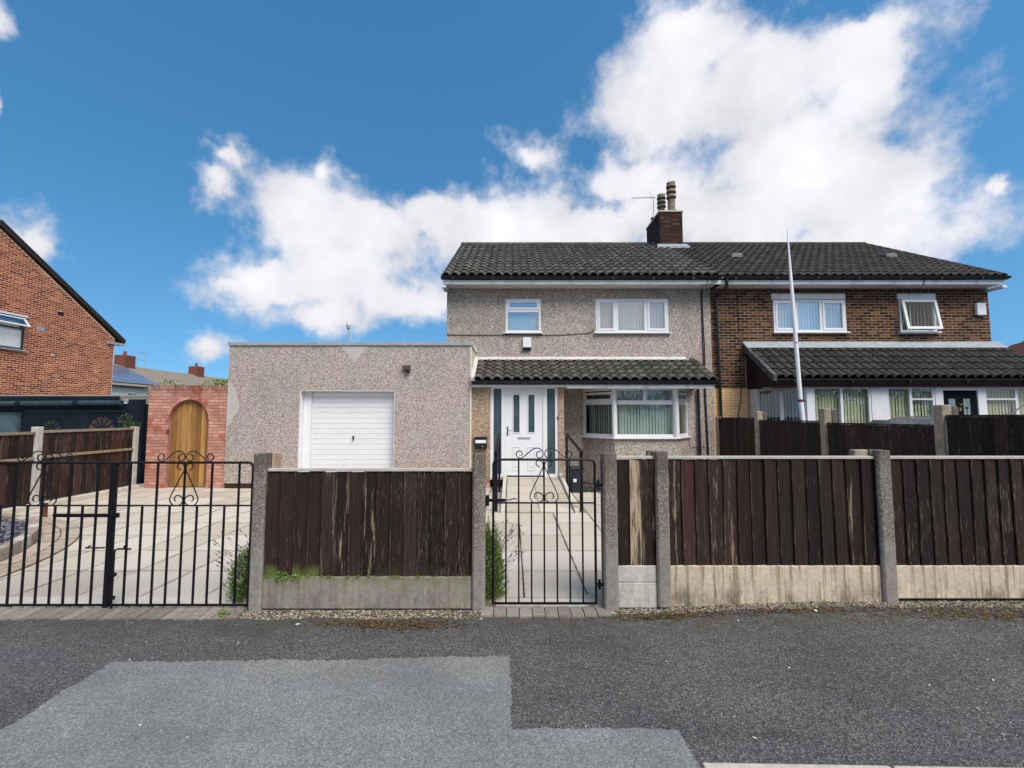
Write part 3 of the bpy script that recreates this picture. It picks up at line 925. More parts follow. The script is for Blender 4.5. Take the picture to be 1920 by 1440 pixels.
# opposite pavement behind the camera
mb = MB(); mb.box(-120, 120, -9, -7.0, -0.3, 0.0)
tag(part('opposite_pavement', mb, M_ASPH), kind='structure')
# pale resurfaced trench with a ragged sawn edge
rg = random.Random(11)
def ragged(p, q, amp):
    """a worn edge: slow wander plus single lost stones"""
    L = math.hypot(q[0] - p[0], q[1] - p[1])
    n = max(3, int(L / 0.018))
    ph = rg.uniform(0, 6)
    out = []
    for i in range(n):
        t = i / n
        k = min(1.0, 6 * t, 6 * (1 - t))
        wob = k * amp * (0.3 * math.sin(ph + t * L * 5.1) + 0.5 * math.sin(2 * ph + t * L * 13.7)) + rg.uniform(-amp, amp) * 0.9
        nx, ny = -(q[1] - p[1]) / L, (q[0] - p[0]) / L
        out.append((p[0] + (q[0] - p[0]) * t + nx * wob, p[1] + (q[1] - p[1]) * t + ny * wob))
    return out
outline = (ragged((-2.78, 2.28), (-2.76, 3.265), 0.014) + ragged((-2.76, 3.265), (-1.1, 3.29), 0.014) + ragged((-1.1, 3.29), (-0.02, 3.345), 0.014)
           + ragged((-0.02, 3.345), (0.005, 2.585), 0.010) + ragged((0.005, 2.585), (0.5, 2.60), 0.009) + ragged((0.5, 2.60), (0.90, 2.575), 0.009)
           + ragged((0.90, 2.575), (0.905, 2.28), 0.006) + [(0.905, 2.28)])
mb = MB()
b0 = len(mb.v)
for (x, y) in outline: mb.v.append((x, y, gz(x, y) + 0.005))
mb.f.append(tuple(range(len(outline))))
tag(part('asphalt_patch', mb, M_PATCH), kind='structure')
# kerb stones along the road to the right
kerb = tag(part('kerb', MB().box(0.93, 14.0, 2.145, 2.255, -0.12, 0.0), M_JOINT), kind='structure')
x = 0.93
while x < 7:
    mb = MB()
    e = min(x + 0.905, 14)
    mb.quad_box([(x, 2.14, -0.12), (e, 2.14, -0.12), (e, 2.352 - 0.022 * (e - 0.93), -0.12), (x, 2.352 - 0.022 * (x - 0.93), -0.12), (x, 2.155, 0.006), (e, 2.155, 0.006), (e, 2.352 - 0.022 * (e - 0.93), 0.009), (x, 2.352 - 0.022 * (x - 0.93), 0.009)])
    part('kerb_stone', mb, M_KERB, kerb, bev=0.012)
    x = e + 0.010
# left of the dropped crossing
kerb2 = tag(part('dropped_kerb', MB().box(-14, 0.92, 2.15, 2.27, -0.12, -0.02), M_JOINT), kind='structure')
x = -8.0
while x < 0.8:
    mb = MB(); mb.box(x, x + 0.905, 2.14, 2.265, -0.12, -0.004)
    part('kerb_stone', mb, M_KERB, kerb2, bev=0.012)
    x += 0.915

# ------------------------------------------------------------------ forecourt paving
fc = tag(part('forecourt', MB().box(-9.0, 5.05, 4.12, 11.9, -0.2, -0.022), M_JOINT), kind='structure')
BED_C, BED_R, RING_R = Vector((-8.95, 4.3, 0)), 3.2, 3.62
mb = MB(); mb.box(-0.2945, 0.2945, -0.3685, 0.3685, -0.04, 0.0)
# slab_me is built once and shared
me_slab = mb.mesh('paving_slab', M_SLAB)
rg = random.Random(3)
rowy = [4.37 + 0.752 * i for i in range(9)]
nslab = 0
for r, y0 in enumerate(rowy):
    for c in range(24):
        x0 = -9.03 + c * 0.6045 + (0.30 if r % 2 and False else 0.0) + 0.08
        cx, cy = x0 + 0.3, y0 + 0.376
        if cx + 0.29 > 5.05 or cy > 10.95: continue
        d = math.hypot(cx - BED_C.x, cy - BED_C.y)
        if d < RING_R - 0.45 and cy < 7.8: continue
        piece('paving_slab', me_slab, (cx, cy, -0.0 + rg.uniform(-0.002, 0.002)), fc, (rg.uniform(-0.003, 0.003), rg.uniform(-0.003, 0.003), rg.uniform(-0.004, 0.004)))
# gate-side setts at the foot of the path
mb = MB(); mb.box(-0.097, 0.097, -0.047, 0.047, -0.04, 0.004)
me_sett = mb.mesh('sett', M_SETT_P)
for i in range(4):
    for j in range(4):
        piece('sett', me_sett, (0.80 + i * 0.2 + (0.1 if j % 2 else 0), 4.20 + j * 0.1, 0.004), fc)
for i in range(2):
    for j in range(9):
        piece('sett', me_sett, (-0.22 + i * 0.0 - 0.02, 4.2 + j * 0.1, 0.004), fc)
# curved bed
bed = thing('gravel_bed', (-8.95, 4.3, 0), 'curved raised bed of purple slate chips behind the left gate', 'garden bed')
mb = MB()
N = 26
for i in range(N):
    a0, a1 = -0.05 + i * 1.62 / N, -0.05 + (i + 1) * 1.62 / N
    P = lambda r, a, z: (BED_C.x + r * math.cos(a), BED_C.y + r * math.sin(a), z)
    mb.tri(P(0, 0, 0.09), P(BED_R - 0.1, a0, 0.09), P(BED_R - 0.1, a1, 0.09))
part('soil', mb, M_SOIL, bed)
for i in range(18):
    a0, a1 = -0.05 + i * 1.62 / 18 + 0.002, -0.05 + (i + 1) * 1.62 / 18 - 0.002
    mb = MB()
    mb.quad_box([P(BED_R - 0.13, a0, 0), P(BED_R, a0, 0), P(BED_R, a1, 0), P(BED_R - 0.13, a1, 0), P(BED_R - 0.13, a0, 0.155), P(BED_R - 0.01, a0, 0.155), P(BED_R - 0.01, a1, 0.155), P(BED_R - 0.13, a1, 0.155)])
    part('edging_stone', mb, M_POST_T if i % 3 else M_KERB, bed, bev=0.008)
rg = random.Random(21)
mb = MB()
for i in range(5200):
    a = rg.uniform(-0.05, 1.57); r = math.sqrt(rg.uniform(0.01, 1)) * (BED_R - 0.15)
    s = rg.uniform(0.018, 0.045)
    octa(mb, P(r, a, 0.10 + rg.uniform(0, 0.02)), s, s * rg.uniform(0.5, 0.9), s * 0.35, rg)
part('slate_chips', mb, M_SLATE, bed, kind='stuff')
# ring of setts round the bed
ring = tag(part('sett_border', (lambda m: m)(MB()).box(-9, -8.9, 4.15, 4.2, -0.03, 0.0), M_JOINT), kind='structure')
mb = MB()
for i in range(30):
    a0, a1 = -0.05 + i * 1.66 / 30, -0.05 + (i + 1) * 1.66 / 30
    mb.quad(P(BED_R, a0, 0.004), P(RING_R, a0, 0.004), P(RING_R, a1, 0.004), P(BED_R, a1, 0.004))
part('sett_bedding', mb, M_JOINT, ring)
ms = MB(); ms.box(-0.095, 0.095, -0.046, 0.046, -0.03, 0.014)
me_sb = ms.mesh('sett', M_SETT_P)
rg = random.Random(5)
for k, rr_ in enumerate((BED_R + 0.105, BED_R + 0.31)):
    nn = int(1.62 * rr_ / 0.1)
    for i in range(nn):
        a = -0.03 + (i + 0.5 * k) * 0.1 / rr_
        p = P(rr_, a, rg.uniform(-0.003, 0.003))
        if p[1] < 4.2: continue
        piece('sett', me_sb, p, ring, (0, 0, a + rg.uniform(-0.02, 0.02)))
# thresholds under the gates
def threshold(name, x0, x1, y0, y1, mat, skew=0.0, seed=1):
    rg_ = random.Random(seed)
    t = tag(part(name, MB().quad_box([(x0, y0, -0.1), (x1, y0, -0.1), (x1, y1, -0.1), (x0, y1, -0.1), (x0, y0, gz(x0) + 0.004), (x1, y0, gz(x1) + 0.004), (x1, y1, gz(x1) + 0.004), (x0, y1, gz(x0) + 0.004)]), M_JOINT), kind='structure')
    n = int((x1 - x0) / 0.104)
    w = (x1 - x0) / n
    m = MB(); m.box(-w / 2 + 0.004, w / 2 - 0.004, -(y1 - y0) / 2, (y1 - y0) / 2, -0.05, 0.012)
    me = m.mesh('sett', mat)
    for i in range(n):
        x = x0 + (i + 0.5) * w
        piece('sett', me, (x, (y0 + y1) / 2 + rg_.uniform(-0.004, 0.004), gz(x) + 0.004 + rg_.uniform(-0.002, 0.002)), t, (rg_.uniform(-0.01, 0.01), rg_.uniform(-0.012, 0.012), skew))
    return t
threshold('gateway_setts', -0.27, 0.84, 3.955, 4.145, M_SETT, 0, 2)
threshold('driveway_setts', -6.6, -2.32, 3.915, 4.14, M_SETT, 0.12, 3)
# concrete strip the gates close over
tag(part('gate_strip', MB().box(-6.6, -2.32, 4.145, 4.40, -0.1, 0.003), M_RAMPC), kind='structure')
tag(part('path_strip', MB().box(-0.24, 0.84, 4.15, 4.365, -0.1, 0.003), M_RAMPC), kind='structure')

# ------------------------------------------------------------------ gravel along the fence foot
def gravel_strip(name, x0, x1, y0, y1, n, mat, seed, amp=0.02, smin=0.006, smax=0.018, label=None):
    rg_ = random.Random(seed)
    m = MB()
    for i in range(n):
        x = rg_.uniform(x0, x1)
        y = rg_.uniform(y0 + amp * math.sin(x * 7), y1)
        s = rg_.uniform(smin, smax)
        octa(m, (x, y, gz(x, y) + s * 0.35), s, s * rg_.uniform(0.6, 1), s * 0.6, rg_)
    return tag(part(name, m, mat), label, 'gravel', kind='stuff')
gravel_strip('gravel', -2.32, -0.24, 3.935, 4.10, 4200, M_GRAVEL, 31, smin=0.004, smax=0.012, label='loose pale gravel along the foot of the left panel')
gravel_strip('gravel', 0.83, 6.0, 3.99, 4.12, 9500, M_GRAVEL, 32, smin=0.004, smax=0.012, label='loose stony gravel along the foot of the right fence')
def litter(name, blobs, n, seed, label, mat=M_LITTER):
    rg_ = random.Random(seed)
    m = MB()
    for i in range(n):
        bx, by, rx, ry = rg_.choice(blobs)
        x, y = rg_.gauss(bx, rx), rg_.gauss(by, ry)
        if y > 4.08: continue
        s = rg_.uniform(0.005, 0.016)
        a = rg_.uniform(0, 6.28)
        c, t = math.cos(a) * s, math.sin(a) * s
        z = gz(x, y) + 0.004 + rg_.uniform(0, 0.008)
        m.quad((x - c, y - t, z), (x + t * .5, y - c * .5, z + rg_.uniform(0, .006)), (x + c, y + t, z + rg_.uniform(0, .006)), (x - t * .5, y + c * .5, z))
    return tag(part(name, m, mat), label, 'leaf litter', kind='stuff')
litter('leaf_litter', [(-1.02, 3.80, 0.16, 0.045), (-0.75, 3.83, 0.2, 0.05), (-1.3, 3.86, 0.3, 0.04)], 900, 41, 'brown moss and leaf litter on the asphalt by the left panel')
litter('leaf_litter', [(1.3, 3.93, 0.25, 0.03), (3.6, 3.88, 0.5, 0.06), (4.2, 3.86, 0.4, 0.07), (4.9, 3.86, 0.5, 0.08), (2.4, 3.94, 0.5, 0.03)], 2600, 42, 'brown leaf litter washed against the right fence foot')
rg = random.Random(8)
m = MB()
for i in range(230):
    x, y = rg.uniform(-5, 5), rg.uniform(2.4, 3.95)
    s = rg.uniform(0.002, 0.006) if rg.random() < 0.85 else rg.uniform(0.006, 0.011)
    octa(m, (x, y, gz(x, y) + 0.006), s, s * 0.7, s * 0.35, rg)
for (x, y, s) in [(-2.05, 3.52, .02), (-1.75, 3.83, .022), (2.55, 3.93, .02), (3.42, 3.93, .028), (1.85, 3.15, .014), (2.6, 2.95, .014), (1.28, 2.52, .012), (3.05, 3.0, .016)]:
    octa(m, (x, y, gz(x, y) + 0.006), s, s * 0.5, s * 0.25, rg)
tag(part('grit', m, M_CRUMB), 'white grit and crumbs scattered over the dark pavement', 'grit', kind='stuff')

# ------------------------------------------------------------------ front fences
FY = 4.10
def h_post(x, h, z0, mat=M_POST, w=0.115, y=FY, parent=None):
    m = MB()
    c = 0.018
    poly = [(-w / 2 + c, 0), (w / 2 - c, 0), (w / 2, c), (w / 2, 0.04), (w / 2 - 0.03, 0.046), (w / 2 - 0.03, 0.086), (w / 2, 0.09), (w / 2, 0.125), (-w / 2, 0.125), (-w / 2, 0.09), (-w / 2 + 0.03, 0.086), (-w / 2 + 0.03, 0.046), (-w / 2, 0.04), (-w / 2, c)]
    m.prism(poly, Vector((x, y - 0.03, z0)), X_, Y_, Z_, h)
    return part('post', m, mat, parent, bev=0.006)
BOARDS = {}
def board_mesh(h, w, mat):
    k = (round(h, 3), round(w, 3), mat.name)
    if k not in BOARDS:
        m = MB()
        a, b = -w / 2 + 0.002, w / 2 + 0.016
        m.quad_box([(a, -0.018, 0), (b, -0.001, 0), (b, 0.006, 0), (a, -0.003, 0), (a, -0.018, h), (b, -0.001, h), (b, 0.006, h), (a, -0.003, h)])
        BOARDS[k] = m.mesh('board', mat)
    return BOARDS[k]
def panel(fence, x0, x1, z0, z1, mats, seed, y=FY + 0.03, cap=True, pitch=0.122):
    rg_ = random.Random(seed)
    m = MB()
    for z in (z0 + 0.08, (z0 + z1) / 2, z1 - 0.1):
        m.box(x0, x1, y + 0.006, y + 0.04, z - 0.03, z + 0.03)
    pn = part('panel', m, M_WOOD, fence)
    ORIGIN[pn.name] = ORIGIN[fence.name]
    n = max(2, int(round((x1 - x0) / pitch)))
    w = (x1 - x0) / n
    for i in range(n):
        mt = mats[i % len(mats)]
        piece('board', board_mesh(z1 - z0 - 0.012, w, mt), (x0 + (i + 0.5) * w, y + rg_.uniform(-0.003, 0.003), z0 + rg_.uniform(-0.006, 0.0)), pn, (0, rg_.uniform(-0.008, 0.008), rg_.uniform(-0.03, 0.03)), (rg_.uniform(0.985, 1.02), 1, 1))
    if cap:
        m = MB(); m.box(x0, x1, y - 0.022, y + 0.045, z1 - 0.010, z1 + 0.014)
        part('cap_rail', m, M_CAPSTRIP, pn, bev=0.003)
    return pn
fl = thing('wooden_fence', (-1.27, FY, 0), 'dark board fence panel with pale worn streaks between the iron gates', 'fence', 'fences along the pavement')
h_post(-2.25, 1.365, 0.0, parent=fl)
h_post(-0.296, 1.365, 0.0, parent=fl)
W0, W1, W2, W3 = M_WOOD, M_WOOD_WORN, M_WOOD_BARE, M_WOOD_RED
panel(fl, -2.19, -0.355, 0.29, 1.215, [W0, W3, W0, W0, W1, W1, W0, W1, W0, W0, W0, W0, W0, W3, W0], 2)
m = MB(); m.box(-2.195, -0.352, FY + 0.005, FY + 0.055, 0.012, 0.285)
part('gravel_board', m, M_GB_GREY, fl, bev=0.006)
part('post_stub', MB().box(-2.185, -2.135, FY + 0.07, FY + 0.13, 0.3, 1.36), M_WOOD_CAP, fl)

fr_ = thing('wooden_fence', (3.0, FY, 0), 'long dark board fence on stained cream gravel boards right of the small gate', 'fence', 'fences along the pavement')
h_post(0.871, 1.375, -0.01, parent=fr_, w=0.13)
h_post(1.335, 1.345, 0.035, parent=fr_, w=0.12)
h_post(3.317, 1.335, 0.06, parent=fr_, w=0.13)
h_post(5.27, 1.335, 0.07, parent=fr_, w=0.12)
panel(fr_, 0.935, 1.275, 0.385, 1.325, [W0, W2, W1], 4, pitch=0.113)
panel(fr_, 1.395, 3.25, 0.385, 1.325, [W1, W3, W0, W1, W1, W0, W0, W0, W0, W0, W0, W0, W0, W1, W0], 5)
panel(fr_, 3.385, 5.21, 0.385, 1.325, [W3, W0, W0, W0, W0, W0, W0, W0, W0, W0, W0, W0, W0, W0, W0], 6)
part('gravel_board', MB().box(0.935, 1.277, FY + 0.005, FY + 0.055, 0.02, 0.235), M_GB_CLEAN, fr_, bev=0.006)
part('gravel_board', MB().box(0.935, 1.277, FY + 0.007, FY + 0.055, 0.239, 0.38), M_GB_CLEAN, fr_, bev=0.006)
part('gravel_board', MB().box(1.393, 3.252, FY + 0.005, FY + 0.055, 0.03, 0.38), M_GB_CREAM, fr_, bev=0.006)
h_post(7.22, 1.335, 0.07, parent=fr_, w=0.12)
panel(fr_, 5.335, 7.155, 0.385, 1.325, [W0, W0, W3, W0], 7)
part('gravel_board', MB().box(5.333, 7.157, FY + 0.005, FY + 0.055, 0.06, 0.38), M_GB_CREAM, fr_, bev=0.006)
part('gravel_board', MB().box(3.383, 5.212, FY + 0.005, FY + 0.055, 0.10, 0.38), M_GB_CREAM, fr_, bev=0.006)
part('post_stub', MB().box(3.13, 3.27, FY + 0.075, FY + 0.15, 0.3, 1.392), M_POST_T, fr_, bev=0.01)
part('post_stub', MB().box(1.235, 1.30, FY + 0.075, FY + 0.13, 0.3, 1.385), M_POST, fr_, bev=0.01)

# ------------------------------------------------------------------ iron gates
TOP_SCROLL = [(6, 14), (12, 12), (13, 6), (9, 1.5), (2.5, 4.5), (1, 11), (5, 17.5), (12.5, 20), (20, 18), (30, 10), (39, 3), (44, 1), (50, 4.5), (51, 11), (46, 15), (41, 13), (40, 8), (43, 6)]
LOW_SCROLL = [(7, -13), (11, -12), (14, -8), (13, -3), (8, -1), (3, -4), (1, -9), (1.5, -15), (5, -22), (12, -37), (20, -54), (25, -66), (25, -73), (20, -80), (12, -82), (4, -78), (1, -72), (3, -66), (9, -62), (15, -63), (17, -70), (14, -73)]
PXM = 0.00482
def iron_gate(name, cx, y, half, pitch, nb, zt, zm, zb, label, group, stile=0.016, left_thick=0.008, right_thick=0.008):
    g = thing(name, (cx, y, 0), label, 'gate', group)
    m = MB()
    rc = 0.045
    pts = [(cx - half, y, zb)] + [(cx - half, y, zt - rc)]
    for i in range(1, 6):
        a = math.pi / 2 * i / 5
        pts.append((cx - half + rc * (1 - math.cos(a)), y, zt - rc + rc * math.sin(a)))
    for i in range(5, -1, -1):
        a = math.pi / 2 * i / 5
        pts.append((cx + half - rc * (1 - math.cos(a)), y, zt - rc + rc * math.sin(a)))
    pts.append((cx + half, y, zb))
    m.tube(pts, 0.012, 6)
    m.box(cx - half - 0.008, cx + half + 0.008, y - 0.008, y + 0.008, zb - 0.012, zb + 0.006)
    part('frame', m, M_IRON, g)
    m = MB(); m.box(cx - half, cx + half, y - 0.006, y + 0.006, zm - 0.006, zm + 0.006)
    part('mid_rail', m, M_IRON, g)
    for k in range(-nb, nb + 1):
        x = cx + k * pitch
        m = MB()
        top = zm - 0.002 if k % 2 else zt - 0.006
        m.box(x - 0.0072, x + 0.0072, y - 0.0072, y + 0.0072, zb, top)
        part('bar', m, M_IRON, g)
    for s in (-1, 1):
        for sc in (TOP_SCROLL, LOW_SCROLL):
            sy = (zt - zm) / (82 * PXM) if sc is LOW_SCROLL else 1.0
            pp = [(cx + s * (u + 0.6) * PXM, y, zt + (1.2 if sc is TOP_SCROLL else -0.6) * PXM + v * PXM * sy) for (u, v) in catmull(sc, 4)]
            part('scroll', MB().tube(pp, 0.0050, 5, flat=0.0065), M_IRON, g)
    return g
# driveway pair
GY = 4.13
for cx, lab in ((-2.945, 'right leaf of the black iron driveway gates, hung on the concrete post'), (-4.215, 'left leaf of the black iron driveway gates, cut by the picture edge')):
    g = iron_gate('iron_gate', cx, GY, 0.613, 0.1226, 4, 1.281, 0.899, 0.038, lab, 'driveway gates')
    st = MB()
    xs_ = cx - 0.613 if cx > -3 else cx + 0.613
    if cx < -3:
        st.box(-3.606, -3.560, GY - 0.018, GY + 0.018, 0.02, 1.285)
        part('meeting_stile', st, M_IRON, g, bev=0.003)
    if cx > -3:
        m = MB()
        m.tube([(xs_ + 0.045, GY - 0.03, -0.02), (xs_ + 0.045, GY - 0.03, 0.50), (xs_ + 0.052, GY - 0.03, 0.52), (xs_ + 0.075, GY - 0.03, 0.528), (xs_ + 0.19, GY - 0.03, 0.528)], 0.008, 6)
        part('drop_bolt', m, M_IRON, g)
        m = MB()
        for z in (0.09, 0.29):
            m.box(xs_ + 0.015, xs_ + 0.062, GY - 0.045, GY - 0.012, z, z + 0.03)
        m.tube([(xs_ + 0.12, GY - 0.02, 0.525), (xs_ + 0.13, GY - 0.03, 0.55), (xs_ + 0.155, GY - 0.03, 0.57)], 0.006, 5)
        part('bolt_keeper', m, M_IRON, g)
        for z in (0.20, 1.08):
            part('hinge', MB().box(cx + 0.61, cx + 0.66, GY - 0.02, GY + 0.02, z, z + 0.05), M_IRON, g)
    else:
        m = MB(); m.box(xs_ - 0.49, xs_ + 0.10, GY - 0.022, GY - 0.010, 0.80, 0.832)
        m.box(xs_ + 0.04, xs_ + 0.10, GY - 0.028, GY - 0.008, 0.798, 0.838)
        part('latch_bar', m, M_IRON, g, bev=0.003)
        m = MB(); m.tube([(xs_ - 0.18, GY - 0.02, 0.535), (xs_ - 0.01, GY - 0.02, 0.535)], 0.007, 5)
        m.tube([(xs_ - 0.16, GY - 0.02, 0.535), (xs_ - 0.14, GY - 0.03, 0.552), (xs_ - 0.12, GY - 0.03, 0.556)], 0.006, 5)
        part('bolt_handle', m, M_IRON, g)
g = iron_gate('iron_gate', 0.288, GY, 0.456, 0.114, 3, 1.308, 0.923, 0.053, 'small black iron garden gate with scrolls in front of the white door', None)
m = MB(); m.box(-0.235, -0.205, GY - 0.03, GY + 0.02, 0.90, 0.99)
m.box(-0.21, -0.06, GY - 0.022, GY - 0.005, 0.935, 0.962)
m.tube([(-0.06, GY - 0.015, 0.95), (-0.02, GY - 0.03, 0.955), (0.02, GY - 0.035, 0.968), (0.045, GY - 0.035, 0.962)], 0.006, 5)
part('latch', m, M_IRON, g, bev=0.003)
for z in (0.20, 1.07):
    m = MB(); m.box(0.74, 0.81, GY - 0.012, GY + 0.012, z, z + 0.022)
    m.tube([(0.775, GY, z - 0.03), (0.775, GY, z + 0.055)], 0.013, 6)
    part('hinge', m, M_IRON, g)

# ------------------------------------------------------------------ plants
def leafy(m, c, r, n, rg_, size=(0.012, 0.03), flat=0.5, squash=(1, 1, 1), up=0.0, shell=0.35):
    for i in range(n):
        d = Vector((rg_.gauss(0, 1), rg_.gauss(0, 1), rg_.gauss(0, 1))).normalized()
        rr_ = r * (shell + (1 - shell) * rg_.random() ** 0.5)
        p = Vector(c) + Vector((d.x * squash[0], d.y * squash[1], d.z * squash[2])) * rr_
        s = rg_.uniform(*size)
        a = (d + Vector((rg_.uniform(-.6, .6), rg_.uniform(-.6, .6), rg_.uniform(-.3, .6) + up))).normalized()
        b = a.orthogonal().normalized()
        b = Matrix.Rotation(rg_.uniform(0, 6.28), 3, a) @ b
        t = p + a * s
        m.quad(p, p + a * s * 0.5 + b * s * flat * 0.5, t, p + a * s * 0.5 - b * s * flat * 0.5)
def lavender(name, x0, x1, y0, y1, h, label, seed, lean, dark=M_LEAF_D, light=M_LEAF):
    rg_ = random.Random(seed)
    t = thing(name, ((x0 + x1) / 2, (y0 + y1) / 2, 0), label, 'shrub', 'lavender by the gateposts')
    cx, cy = (x0 + x1) / 2, (y0 + y1) / 2
    rx, ry = (x1 - x0) / 2, (y1 - y0) / 2
    for mat, nn in ((dark, 3400), (light, 4000)):
        m = MB()
        for i in range(nn):
            a = rg_.uniform(0, 6.28); k = math.sqrt(rg_.random())
            zz = rg_.random()
            prof = math.sqrt(max(0.02, 1 - (zz * 1.05 - 0.35) ** 2 / 0.55))
            lump = 0.78 + 0.16 * math.sin(3 * a + seed + 5 * zz) + 0.12 * math.sin(7 * a + 9 * zz)
            if mat is light and k < 0.7: k = rg_.uniform(0.7, 1.05)
            k *= lump * rg_.choice((1, 1, 1, 1.12, 1.28))
            p = Vector((cx + math.cos(a) * rx * k * prof, cy + math.sin(a) * ry * k * prof, zz * h * (0.86 + 0.14 * math.sin(4 * a + seed)) * rg_.uniform(0.85, 1.12)))
            s = rg_.uniform(0.02, 0.05)
            d = Vector((math.cos(a) * 0.6 * k + rg_.uniform(-.3, .3), math.sin(a) * 0.6 * k + rg_.uniform(-.3, .3), 1.0)).normalized()
            b = d.orthogonal().normalized(); b = Matrix.Rotation(rg_.uniform(0, 6.28), 3, d) @ b
            m.quad(p, p + d * s * 0.5 + b * 0.0042, p + d * s, p + d * s * 0.5 - b * 0.0042)
        part('foliage', m, mat, t, kind='stuff')
    m, fm = MB(), MB()
    for i in range(70):
        a = rg_.uniform(0, 6.28)
        z0 = rg_.uniform(0.3, 0.9) * h
        p = Vector((cx + math.cos(a) * rx * 0.8, cy + math.sin(a) * ry * 0.8, z0))
        d = Vector((math.cos(a) * 0.5 + lean + rg_.uniform(-.2, .2), math.sin(a) * 0.4 - 0.1, rg_.uniform(0.7, 1.3))).normalized()
        L = rg_.uniform(0.13, 0.27)
        e = p + d * L
        m.tube([p, p + d * L * 0.5 + Vector((0, 0, -0.004)), e], 0.0011, 3)
        fm.tube([e, e + d * 0.018, e + d * 0.035], [0.003, 0.0055, 0.002], 4)
    part('flower_stalk', m, M_STALK, t, kind='stuff')
    part('flower', fm, M_FLOWER, t, kind='stuff')
    return t
lavender('lavender_bush', -2.63, -2.2, 4.18, 4.6, 0.46, 'low dark lavender bush behind the driveway gate post', 51, -0.8)
lavender('lavender_bush', -0.40, -0.055, 4.2, 4.6, 0.66, 'taller bright green lavender bush beside the small iron gate', 52, 0.5, M_LEAF, M_LEAF_Y)
def weed(x, y, r, n, label, seed, mat=M_LEAF_Y, z=0.02):
    rg_ = random.Random(seed)
    m = MB()
    leafy(m, (x, y, gz(x) + z), r, n, rg_, (0.012, 0.03), 0.7, (1, 0.6, 0.7), 0.6, 0.1)
    solo('weed', m, mat, (x, y, gz(x)), label, 'weed')
weed(-2.44, 3.97, 0.045, 70, 'small yellow green weed on the gravel by the driveway gate', 61)
weed(-2.02, FY + 0.0, 0.06, 120, 'little green weed rooted on top of the grey gravel board', 62, M_LEAF, 0.285)
weed(-1.90, FY - 0.005, 0.035, 50, 'tiny weed sprig creeping over the grey gravel board edge', 63, M_LEAF, 0.28)

rg = random.Random(64)
m = MB()
for i in range(60):
    x = -2.19 + 1.83 * rg.random() ** 1.7
    leafy(m, (x, FY + 0.0, 0.288), rg.uniform(0.006, 0.018), 14, rg, (0.005, 0.012), 0.8, (1.6, 0.5, 0.5), 0.4, 0.2)
for i in range(26):
    x = rg.choice((rg.uniform(-2.3, -0.3), rg.uniform(0.9, 5.0)))
    leafy(m, (x, rg.uniform(3.97, 4.08), gz(x) + 0.008), rg.uniform(0.008, 0.022), 16, rg, (0.008, 0.02), 0.5, (1.2, 1, 0.6), 0.5, 0.2)
tag(part('moss', m, M_LEAF), 'moss and tiny weeds along the fence boards and gravel', 'moss', kind='stuff')

# ------------------------------------------------------------------ the pebbledashed house
MX0, MX1, MY, EZ = -1.735, 5.28, 11.9, 5.16
gh = thing('pebbledash_house', (1.77, 11.9, 0), 'grey pebbledashed semi-detached house with white door and bay window', 'house', 'pair of semi-detached houses')
holes = [(-0.17 - MX0, 0.765 - MX0, 3.90, 4.82), (2.225 - MX0, 4.155 - MX0, 3.90, 4.82), (1.95 - MX0, 4.5 - MX0, 0.3, 2.36), (-0.45 - MX0, 1.05 - MX0, 0.25, 2.4)]
m = MB()
wall_holes(m, fr_front(MX0, MY), 0, MX1 - MX0, 0, EZ, holes, 0.28)
fw_ = part('front_wall', m, M_PD, gh)
m = MB()
m.box(MX0, MX0 + 0.28, MY + 0.281, 19.9, 0, EZ)
m.prism([(MY, EZ - 0.0), (19.9, EZ), (15.9, 7.60)], Vector((MX0 + 0.002, 0, 0)), Y_, Z_, X_, 0.2)
part('side_wall', m, M_PD, gh)
part('rear_wall', MB().box(MX0 + 0.281, MX1, 19.6, 19.899, 0, EZ - 0.002), M_PD, gh)
part('party_wall', MB().box(MX1 - 0.2, MX1 - 0.001, MY + 0.285, 19.59, 0, EZ - 0.01), M_ROOM, gh)
part('floor_slab', MB().box(MX0 + 0.285, MX1 - 0.21, MY + 0.285, 19.58, 2.55, 2.75), M_ROOM, gh)
part('ceiling', MB().box(MX0 + 0.285, MX1 - 0.21, MY + 0.285, 19.58, 5.0, 5.1), M_ROOM, gh)
# roof
RE, RR = (11.47, 5.30), (15.9, 7.84)
def gable_roof(parent, x0, x1, name='roof', back=20.33, ez=5.30, th=0.10, RE=RE, RR=RR, mat=M_UNDER):
    m = MB()
    m.prism([(RE[0], RE[1]), (RR[0], RR[1]), (back, ez), (back, ez - th), (RR[0], RR[1] - th), (RE[0], RE[1] - th)], Vector((x0, 0, 0)), Y_, Z_, X_, x1 - x0)
    return part(name, m, mat, parent)
roof = gable_roof(gh, -1.80, 5.30)
CH = (5.08, 5.86, 15.15, 16.65)
lay_tiles(roof, -1.82, 5.36, RE, RR, 32, 13, 0.062, M_TILE, 'roll', 300)
m = MB()
for i in range(16):
    x = -1.82 + i * 0.449
    if x > 4.9: break
    m.tube([(x, 15.9, 7.845), (x + 0.445, 15.9, 7.845)], 0.085, 8)
part('ridge_tile', m, M_TILE, roof, sm=True, kind='stuff')
part('verge', MB().prism([(11.47, 5.20), (15.9, 7.74), (15.9, 7.86), (11.47, 5.32)], Vector((-1.83, 0, 0)), Y_, Z_, X_, 0.03), M_UPVC_OLD, roof)
